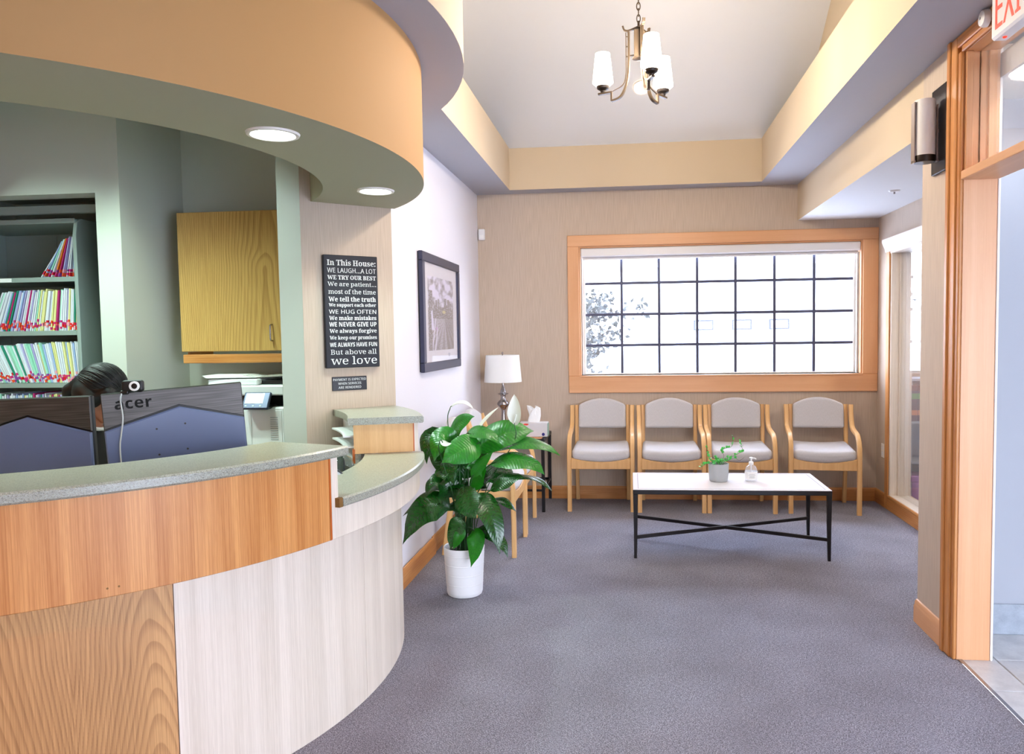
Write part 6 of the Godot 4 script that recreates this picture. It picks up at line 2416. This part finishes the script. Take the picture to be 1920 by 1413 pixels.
	lily_leaf(t, Vector3(0.040, 0.743, 0.050), Vector3(0.062, 0.799, 0.060), Vector3(0.131, 0.681, 0.100), 0.080, Vector3(0, 0.6, 0.8), 0)
	lily_leaf(t, Vector3(-0.040, 0.738, 0.020), Vector3(-0.080, 0.775, 0.080), Vector3(-0.019, 0.639, 0.120), 0.090, Vector3(-0.1, 0.4, 0.9), 0)
	lily_leaf(t, Vector3(0.042, 0.459, 0.000), Vector3(-0.021, 0.541, 0.040), Vector3(-0.092, 0.481, 0.060), 0.080, Vector3(-0.1, 0.8, 0.55), 0)
	# flowers: a spathe on its own stalk
	lily_flower(t, Vector3(0.302, 0.960, 0.020), Vector3(0.325, 1.03, 0.045), Vector3(0.305, 1.128, 0.030), 0.088, Vector3(-0.35, 0.1, 0.9))
	lily_flower(t, Vector3(0.094, 0.930, 0.030), Vector3(0.145, 0.995, 0.045), Vector3(0.215, 1.056, 0.030), 0.030, Vector3(-0.4, 0.6, 0.6))
	lily_flower(t, Vector3(-0.075, 1.045, -0.050), Vector3(0.0, 1.105, -0.030), Vector3(0.063, 1.045, -0.020), 0.040, Vector3(0.1, 0.9, 0.35))
	lily_flower(t, Vector3(-0.085, 0.890, 0.135), Vector3(-0.058, 0.858, 0.155), Vector3(-0.022, 0.876, 0.16), 0.030, Vector3(0, 0.5, 0.9))


func lily_leaf(t: Node3D, base: Vector3, ctrl: Vector3, tip: Vector3, broad: float, facing: Vector3, young: int) -> void:
	var n := 16
	var wide := broad * 1.22
	var mid := bez(base, ctrl, tip, n)
	var b := MB.new()
	var rows := []
	var ph := rng.randf() * TAU
	var fold := rng.randf_range(0.10, 0.24)
	for i in n + 1:
		var s := i / float(n)
		var a: Vector3 = mid[maxi(i - 1, 0)]
		var c: Vector3 = mid[mini(i + 1, n)]
		var tg := (c - a).normalized()
		var side := tg.cross(facing).normalized()
		var up := side.cross(tg).normalized()
		var w := wide * 0.5 * pow(sin(PI * pow(clampf(s, 0.0, 1.0), 0.72)), 0.75) * (1.0 - 0.55 * smoothstep(0.8, 1.0, s))
		if i == n: w = 0.0
		if i == 0: w = wide * 0.03
		var row := []
		for k in 7:
			var u := (k - 3) / 3.0
			var lift := absf(u) * fold * w * 1.6 - u * u * w * 0.28
			lift += 0.006 * sin(s * 9.0 + ph + (1.5 if u > 0 else 0.0)) * absf(u) * minf(1.0, w / 0.03)
			row.append((mid[i] as Vector3) + side * u * w + up * lift)
		rows.append(row)
	for i in n:
		for k in 6:
			var u0 := k / 6.0
			var u1 := (k + 1) / 6.0
			b.quad(rows[i][k], rows[i][k + 1], rows[i + 1][k + 1], rows[i + 1][k], Vector2(u0, i / float(n)), Vector2(u1, i / float(n)), Vector2(u1, (i + 1) / float(n)), Vector2(u0, (i + 1) / float(n)))
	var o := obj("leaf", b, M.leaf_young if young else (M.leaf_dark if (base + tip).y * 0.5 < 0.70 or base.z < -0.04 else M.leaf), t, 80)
	# stalk from the soil to the blade
	var root := Vector3(clampf(base.x * 0.35, -0.05, 0.05) + rng.randf_range(-0.02, 0.02), 0.235, clampf(base.z * 0.3, -0.05, 0.05) + rng.randf_range(-0.02, 0.02))
	var tan0 := ((ctrl as Vector3) - base).normalized()
	b = MB.new()
	var k1 := root + Vector3(0, (base.y - root.y) * 0.55 + 0.04, 0)
	var k2 := base - tan0 * 0.05
	b.tube(spline([root, root.lerp(k1, 0.5) , k1.lerp(k2, 0.55), base, base.lerp(mid[2], 0.8)], 5), 0.0036, 6)
	obj("stalk", b, M.stem_green, o)


func lily_flower(t: Node3D, base: Vector3, ctrl: Vector3, tip: Vector3, wide: float, facing: Vector3) -> void:
	var n := 12
	var mid := bez(base, ctrl, tip, n)
	var b := MB.new()
	var rows := []
	for i in n + 1:
		var s := i / float(n)
		var a: Vector3 = mid[maxi(i - 1, 0)]
		var c: Vector3 = mid[mini(i + 1, n)]
		var tg := (c - a).normalized()
		var side := tg.cross(facing).normalized()
		var up := side.cross(tg).normalized()
		var w := wide * 0.5 * pow(sin(PI * pow(s, 0.8)), 0.7)
		if i == n or i == 0: w = 0.001
		var row := []
		for k in 7:
			var u := (k - 3) / 3.0
			row.append((mid[i] as Vector3) + side * u * w + up * u * u * w * 0.5)
		rows.append(row)
	for i in n:
		for k in 6:
			b.quad(rows[i][k], rows[i][k + 1], rows[i + 1][k + 1], rows[i + 1][k])
	var o := obj("flower", b, M.spathe, t, 80)
	b = MB.new()
	var root := Vector3(base.x * 0.12, 0.235, base.z * 0.2)
	var d := (ctrl - base).normalized()
	b.tube(spline([root, Vector3(base.x * 0.45, lerpf(0.235, base.y, 0.5), base.z * 0.5), base - Vector3(0, 0.08, 0) - d * 0.02, base, base + d * 0.02], 6), 0.0028, 6)
	obj("stalk", b, M.stem_green, o)
	if wide > 0.05:
		b = MB.new()
		b.t = Transform3D(Basis(), base + d * 0.015 + facing * 0.012)
		b.tube([Vector3.ZERO, d * 0.05], [0.006, 0.004], 8)
		obj("spadix", b, M.spathe, o)


# ================================================================ the person behind the monitors
# round-cone bones [a, b, ra, rb] or ellipsoids [centre, radii] joined by a smooth minimum and meshed as surface nets
func flesh(prims: Array, cell: float, k: float) -> MB:
	var lo := Vector3.ONE * 1e3
	var hi := -lo
	for q in prims:
		for v in ([q[0] - q[1], q[0] + q[1]] if q.size() == 2 else [q[0] - Vector3.ONE * q[2], q[0] + Vector3.ONE * q[2], q[1] - Vector3.ONE * q[3], q[1] + Vector3.ONE * q[3]]):
			lo = lo.min(v)
			hi = hi.max(v)
	lo -= Vector3.ONE * (cell * 3 + k)
	hi += Vector3.ONE * (cell * 3 + k)
	var nx := int((hi.x - lo.x) / cell) + 2
	var ny := int((hi.y - lo.y) / cell) + 2
	var nz := int((hi.z - lo.z) / cell) + 2
	var f := PackedFloat32Array()
	f.resize(nx * ny * nz)
	f.fill(10.0)
	for q in prims:
		var a: Vector3 = q[0]
		var pl := a; var ph := a
		if q.size() == 2:
			pl = a - q[1]; ph = a + q[1]
		else:
			var rm := maxf(q[2], q[3])
			pl = a.min(q[1]) - Vector3.ONE * rm
			ph = a.max(q[1]) + Vector3.ONE * rm
		var m := Vector3.ONE * (k + cell * 2.5)
		var i0 := ((pl - m - lo) / cell).floor()
		var i1 := ((ph + m - lo) / cell).ceil()
		for x in range(maxi(0, int(i0.x)), mini(nx, int(i1.x) + 1)):
			for y in range(maxi(0, int(i0.y)), mini(ny, int(i1.y) + 1)):
				var at := (x * ny + y) * nz
				for z in range(maxi(0, int(i0.z)), mini(nz, int(i1.z) + 1)):
					var p := lo + Vector3(x, y, z) * cell
					var d := 0.0
					if q.size() == 2:
						var r: Vector3 = q[1]
						var e := (p - a) / r
						var l := e.length()
						d = (l - 1.0) * l / maxf((e / r).length(), 1e-5)
					else:
						var ab: Vector3 = q[1] - a
						var h := clampf((p - a).dot(ab) / maxf(ab.length_squared(), 1e-9), 0, 1)
						d = (p - a - ab * h).length() - lerpf(q[2], q[3], h)
					var o := f[at + z]
					var s := clampf(0.5 + 0.5 * (o - d) / k, 0, 1)
					f[at + z] = lerpf(o, d, s) - k * s * (1.0 - s)
	var idx := {}
	var pts := []
	var sx := ny * nz
	for x in nx - 1:
		for y in ny - 1:
			for z in nz - 1:
				var at := x * sx + y * nz + z
				if absf(f[at]) > cell * 2.2:
					continue
				var sum := Vector3.ZERO
				var n := 0
				for e in 12:
					var ax := e / 4
					var u := (e % 4) & 1
					var v := (e % 4) >> 1
					var c0 := Vector3i.ZERO
					c0[(ax + 1) % 3] = u
					c0[(ax + 2) % 3] = v
					var c1 := c0
					c1[ax] = 1
					var f0 := f[at + c0.x * sx + c0.y * nz + c0.z]
					var f1 := f[at + c1.x * sx + c1.y * nz + c1.z]
					if (f0 < 0) != (f1 < 0):
						sum += Vector3(c0).lerp(Vector3(c1), f0 / (f0 - f1))
						n += 1
				if n:
					idx[at] = pts.size()
					pts.append(lo + (Vector3(x, y, z) + sum / n) * cell)
	var b := MB.new()
	var step := [sx, nz, 1]
	for at in idx:
		for ax in 3:
			var d1: int = step[(ax + 1) % 3]
			var d2: int = step[(ax + 2) % 3]
			var f0 := f[at]
			var f1 := f[at + step[ax]]
			if (f0 < 0) == (f1 < 0):
				continue
			if not (idx.has(at - d1) and idx.has(at - d2) and idx.has(at - d1 - d2)):
				continue
			var p0: Vector3 = pts[idx[at]]; var p1: Vector3 = pts[idx[at - d1]]; var p2: Vector3 = pts[idx[at - d1 - d2]]; var p3: Vector3 = pts[idx[at - d2]]
			if f0 < 0:
				b.quad(p0, p1, p2, p3)
			else:
				b.quad(p3, p2, p1, p0)
	return b


func build_person() -> void:
	var t := thing("person", "person with black hair tied back and a dark top, bent over behind the monitors", "person", Vector3(-2.455, 0, -3.17), deg_to_rad(98))
	# body: one surface from neck to feet (face towards +z)
	var body := []
	body.append([Vector3(0, 0.56, -0.09), Vector3(0.165, 0.10, 0.12)])
	body.append([Vector3(0, 0.72, -0.07), Vector3(0.135, 0.14, 0.095)])
	body.append([Vector3(0, 0.90, -0.03), Vector3(0.155, 0.15, 0.10)])
	body.append([Vector3(-0.15, 1.005, 0.0), Vector3(0.15, 1.005, 0.0), 0.055, 0.055])
	body.append([Vector3(0, 1.00, 0.0), Vector3(0, 1.15, 0.055), 0.06, 0.047])
	for s in [-1.0, 1.0]:
		body.append([Vector3(0.17 * s, 1.0, 0.0), Vector3(0.215 * s, 0.80, 0.09), 0.050, 0.038])
		body.append([Vector3(0.215 * s, 0.80, 0.09), Vector3(0.145 * s, 0.785, 0.315), 0.037, 0.026])
		body.append([Vector3(0.085 * s, 0.545, -0.05), Vector3(0.095 * s, 0.53, 0.34), 0.085, 0.058])
		body.append([Vector3(0.095 * s, 0.53, 0.34), Vector3(0.095 * s, 0.10, 0.33), 0.055, 0.036])
		body.append([Vector3(0.095 * s, 0.045, 0.30), Vector3(0.10 * s, 0.032, 0.47), 0.038, 0.028])
	var skin := flesh(body, 0.017, 0.03)
	# hands in the same surface: palm, four bent fingers, thumb
	for s in [-1.0, 1.0]:
		var h := []
		var w := Vector3(0.145 * s, 0.785, 0.315)
		h.append([w, w + Vector3(-0.006 * s, -0.004, 0.035), 0.026, 0.023])
		for k in 4:
			var off := Vector3((-0.027 + k * 0.018) * s, 0, 0)
			var ln: float = [0.066, 0.076, 0.072, 0.056][k]
			var kn := w + off + Vector3(-0.008 * s, -0.002, 0.085 - absf(k - 1.4) * 0.004)
			h.append([w + off * 0.6 + Vector3(0, 0, 0.03), kn, 0.016, 0.0105])
			var m1 := kn + Vector3(0, 0.004, ln * 0.48)
			var m2 := m1 + Vector3(0, -0.010, ln * 0.30)
			h.append([kn, m1, 0.0095, 0.0088])
			h.append([m1, m2, 0.0088, 0.008])
			h.append([m2, m2 + Vector3(0, -0.009, ln * 0.22), 0.008, 0.007])
		var th := w + Vector3(-0.026 * s, -0.004, 0.035)
		h.append([w + Vector3(-0.010 * s, 0, 0.015), th, 0.017, 0.013])
		h.append([th, th + Vector3(-0.020 * s, -0.006, 0.034), 0.012, 0.010])
		h.append([th + Vector3(-0.020 * s, -0.006, 0.034), th + Vector3(-0.018 * s, -0.010, 0.058), 0.010, 0.008])
		var hm := flesh(h, 0.0045, 0.006)
		skin.p.append_array(hm.p); skin.q.append_array(hm.q)
	# head, bent forward
	var hf := Transform3D(Basis(Vector3.RIGHT, 0.55), Vector3(0, 1.218, 0.10))
	var hd := []
	hd.append([Vector3(0, 0.028, -0.018), Vector3(0.074, 0.084, 0.094)])
	hd.append([Vector3(0, -0.030, 0.030), Vector3(0.058, 0.080, 0.060)])
	hd.append([Vector3(-0.052, -0.055, 0.0), Vector3(-0.014, -0.100, 0.062), 0.018, 0.017])
	hd.append([Vector3(0.052, -0.055, 0.0), Vector3(0.014, -0.100, 0.062), 0.018, 0.017])
	hd.append([Vector3(0, 0.005, 0.088), Vector3(0, -0.030, 0.106), 0.008, 0.011])
	hd.append([Vector3(-0.012, -0.034, 0.094), Vector3(0.012, -0.034, 0.094), 0.008, 0.008])
	hd.append([Vector3(-0.045, 0.022, 0.068), Vector3(0.045, 0.022, 0.068), 0.014, 0.014])
	hd.append([Vector3(-0.018, -0.066, 0.078), Vector3(0.018, -0.066, 0.078), 0.010, 0.010])
	hd.append([Vector3(0, -0.098, 0.072), Vector3(0.016, 0.014, 0.014)])
	for s in [-1.0, 1.0]:
		hd.append([Vector3(0.074 * s, -0.012, -0.008), Vector3(0.010, 0.030, 0.019)])
		hd.append([Vector3(0.040 * s, -0.030, 0.062), Vector3(0.020, 0.020, 0.018)])
	hd.append([Vector3(0, -0.07, -0.02), Vector3(0, -0.14, -0.035), 0.048, 0.046])
	var hm2 := flesh(hd, 0.0055, 0.012)
	for v in hm2.p:
		skin.p.append(hf * v)
	skin.q.append_array(hm2.q)
	obj("body", skin, M.skin, t, 80)
	# eyes, brows, lips
	for s in [-1.0, 1.0]:
		var b := MB.new()
		b.t = hf * Transform3D(Basis(Vector3.RIGHT, PI / 2).scaled(Vector3(1.25, 0.75, 1)), Vector3(0.030 * s, 0.0, 0.079))
		b.lathe([Vector2(0, -0.006), Vector2(0.009, -0.004), Vector2(0.0125, 0.0), Vector2(0.009, 0.004), Vector2(0, 0.006)], 14)
		obj("eye", b, M.collar_white, t, 80)
		b = MB.new()
		b.t = hf
		b.tube([Vector3(0.012 * s, 0.024, 0.083), Vector3(0.030 * s, 0.029, 0.080), Vector3(0.048 * s, 0.023, 0.068)], [0.003, 0.004, 0.002], 6)
		obj("eyebrow", b, M.hair, t, 80)
	var lb := MB.new()
	lb.t = hf
	lb.tube([Vector3(-0.022, -0.066, 0.083), Vector3(0, -0.066, 0.090), Vector3(0.022, -0.066, 0.083)], [0.003, 0.0065, 0.003], 8)
	obj("lips", lb, M.lips, t, 80)
	# hair: a close cap drawn back into a tail, with strands lying over it
	var ha := [[Vector3(0, 0.040, -0.026), Vector3(0.083, 0.086, 0.100)], [Vector3(0, -0.010, -0.060), Vector3(0.074, 0.072, 0.064)], [Vector3(0, -0.01, -0.110), Vector3(0, -0.065, -0.135), 0.034, 0.026], [Vector3(0, -0.065, -0.135), Vector3(0, -0.14, -0.115), 0.026, 0.018], [Vector3(0, -0.14, -0.115), Vector3(0, -0.21, -0.07), 0.018, 0.008]]
	for s in [-1.0, 1.0]:
		ha.append([Vector3(0.064 * s, 0.03, 0.040), Vector3(0.068 * s, -0.025, 0.0), 0.026, 0.034])
		ha.append([Vector3(0.062 * s, -0.02, -0.01), Vector3(0.045 * s, -0.02, -0.07), 0.034, 0.034])
	for s in [-1.0, 1.0]:
		ha.append([Vector3(0.058 * s, -0.030, -0.035), Vector3(0.034, 0.055, 0.058)])
	var hmm := flesh(ha, 0.006, 0.02)
	var hb := MB.new()
	hb.t = hf
	for f in hmm.p.size() / 3:
		hb.tri(hmm.p[f * 3], hmm.p[f * 3 + 1], hmm.p[f * 3 + 2])
	var hair := obj("hair", hb, M.hair, t, 80)
	var r := RandomNumberGenerator.new()
	r.seed = 3
	hb = MB.new()
	hb.t = hf
	for k in 150:
		var th := deg_to_rad(r.randf_range(-112, 112))
		var path := []
		var t0 := r.randf_range(0.50, 0.95)
		var wob := r.randf_range(-0.05, 0.05)
		var lift := r.randf_range(0.0, 0.003)
		for i in 13:
			var tt := lerpf(t0, 2.85, i / 12.0)
			var tw := th + wob * sin(i * 0.6)
			path.append(Vector3(0, 0.040, -0.026) + Vector3((0.0835 + lift) * sin(tw) * sin(tt), (0.0865 + lift) * cos(tw) * sin(tt) - 0.015 * smoothstep(1.6, 2.8, tt), (0.1005 + lift) * cos(tt)))
		var rr := r.randf_range(0.0016, 0.0034)
		hb.tube(path, [rr * 0.4, rr, rr, rr, rr, rr, rr, rr, rr, rr, rr, rr, rr * 0.6], 5)
	var ss := obj("strands", hb, M.hair, hair, 80)
	ss.set_meta("kind", "stuff")
	# clothes: shells a little outside the body
	var sh := []
	for i in 4:
		var q: Array = body[i].duplicate()
		if q.size() == 2:
			q[1] = q[1] + Vector3.ONE * 0.010
		else:
			q[2] += 0.010; q[3] += 0.010
		sh.append(q)
	sh.append([Vector3(0, 1.00, 0.0), Vector3(0, 1.055, 0.02), 0.070, 0.058])
	for s in [-1.0, 1.0]:
		sh.append([Vector3(0.17 * s, 1.0, 0.0), Vector3(0.215 * s, 0.80, 0.09), 0.062, 0.050])
		sh.append([Vector3(0.215 * s, 0.80, 0.09), Vector3(0.165 * s, 0.79, 0.25), 0.049, 0.038])
	obj("top", flesh(sh, 0.017, 0.03), M.shirt, t, 80)
	var tr := []
	for s in [-1.0, 1.0]:
		tr.append([Vector3(0.085 * s, 0.545, -0.06), Vector3(0.095 * s, 0.53, 0.34), 0.096, 0.068])
		tr.append([Vector3(0.095 * s, 0.53, 0.34), Vector3(0.095 * s, 0.10, 0.33), 0.066, 0.052])
	tr.append([Vector3(0, 0.56, -0.09), Vector3(0.172, 0.095, 0.125)])
	obj("trousers", flesh(tr, 0.018, 0.02), M.black_plastic, t, 80)
	var so := []
	for s in [-1.0, 1.0]:
		so.append([Vector3(0.095 * s, 0.05, 0.30), Vector3(0.10 * s, 0.038, 0.485), 0.046, 0.034])
	obj("shoes", flesh(so, 0.012, 0.01), M.shirt, t, 80)
	var cb := MB.new()
	var ring := []
	for k in 17:
		var a := TAU * k / 16.0
		ring.append(Vector3(sin(a) * 0.062, 1.078 - 0.020 * cos(a), 0.030 + cos(a) * 0.062))
	cb.tube(ring, 0.009, 8, false)
	obj("collar", cb, M.collar_white, t, 80)

	# the chair it sits on
	var c := thing("office_chair", "dark office chair hidden behind the monitors under the person", "chair", Vector3(-2.455, 0, -3.17), deg_to_rad(98))
	var b := MB.new()
	b.t = Transform3D(Basis(), Vector3(0, 0.415, 0.02))
	b.soft(Vector3(0.46, 0.075, 0.44), 0.035, 3)
	obj("seat", b, M.black_plastic, c, 60)
	b = MB.new()
	b.t = Transform3D(Basis(Vector3.RIGHT, -0.1), Vector3(0, 0.74, -0.27))
	b.soft(Vector3(0.42, 0.42, 0.06), 0.03, 4)
	obj("backrest", b, M.black_plastic, c, 60)
	b = MB.new()
	b.tube([Vector3(0, 0.38, -0.18), Vector3(0, 0.40, -0.26), Vector3(0, 0.58, -0.30)], 0.018, 8)
	obj("back_bar", b, M.dark_metal, c)
	b = MB.new()
	b.lathe([Vector2(0, 0.06), Vector2(0.035, 0.06), Vector2(0.035, 0.20), Vector2(0.025, 0.21), Vector2(0.025, 0.38), Vector2(0, 0.38)], 16)
	obj("gas_lift", b, M.dark_metal, c)
	for k in 5:
		var a := TAU * k / 5.0
		b = MB.new()
		b.sweep([Vector3(cos(a) * 0.02, 0.085, sin(a) * 0.02), Vector3(cos(a) * 0.27, 0.065, sin(a) * 0.27)], rect2(0.04, 0.026, 0.004), Vector3(-sin(a), 0, cos(a)))
		var leg := obj("leg", b, M.dark_metal, c)
		b = MB.new()
		b.t = Transform3D(Basis(Vector3.RIGHT, PI / 2), Vector3(cos(a) * 0.265, 0.027, sin(a) * 0.265))
		b.lathe([Vector2(0, -0.02), Vector2(0.025, -0.02), Vector2(0.027, 0), Vector2(0.025, 0.02), Vector2(0, 0.02)], 14)
		obj("caster", b, M.black_plastic, leg)
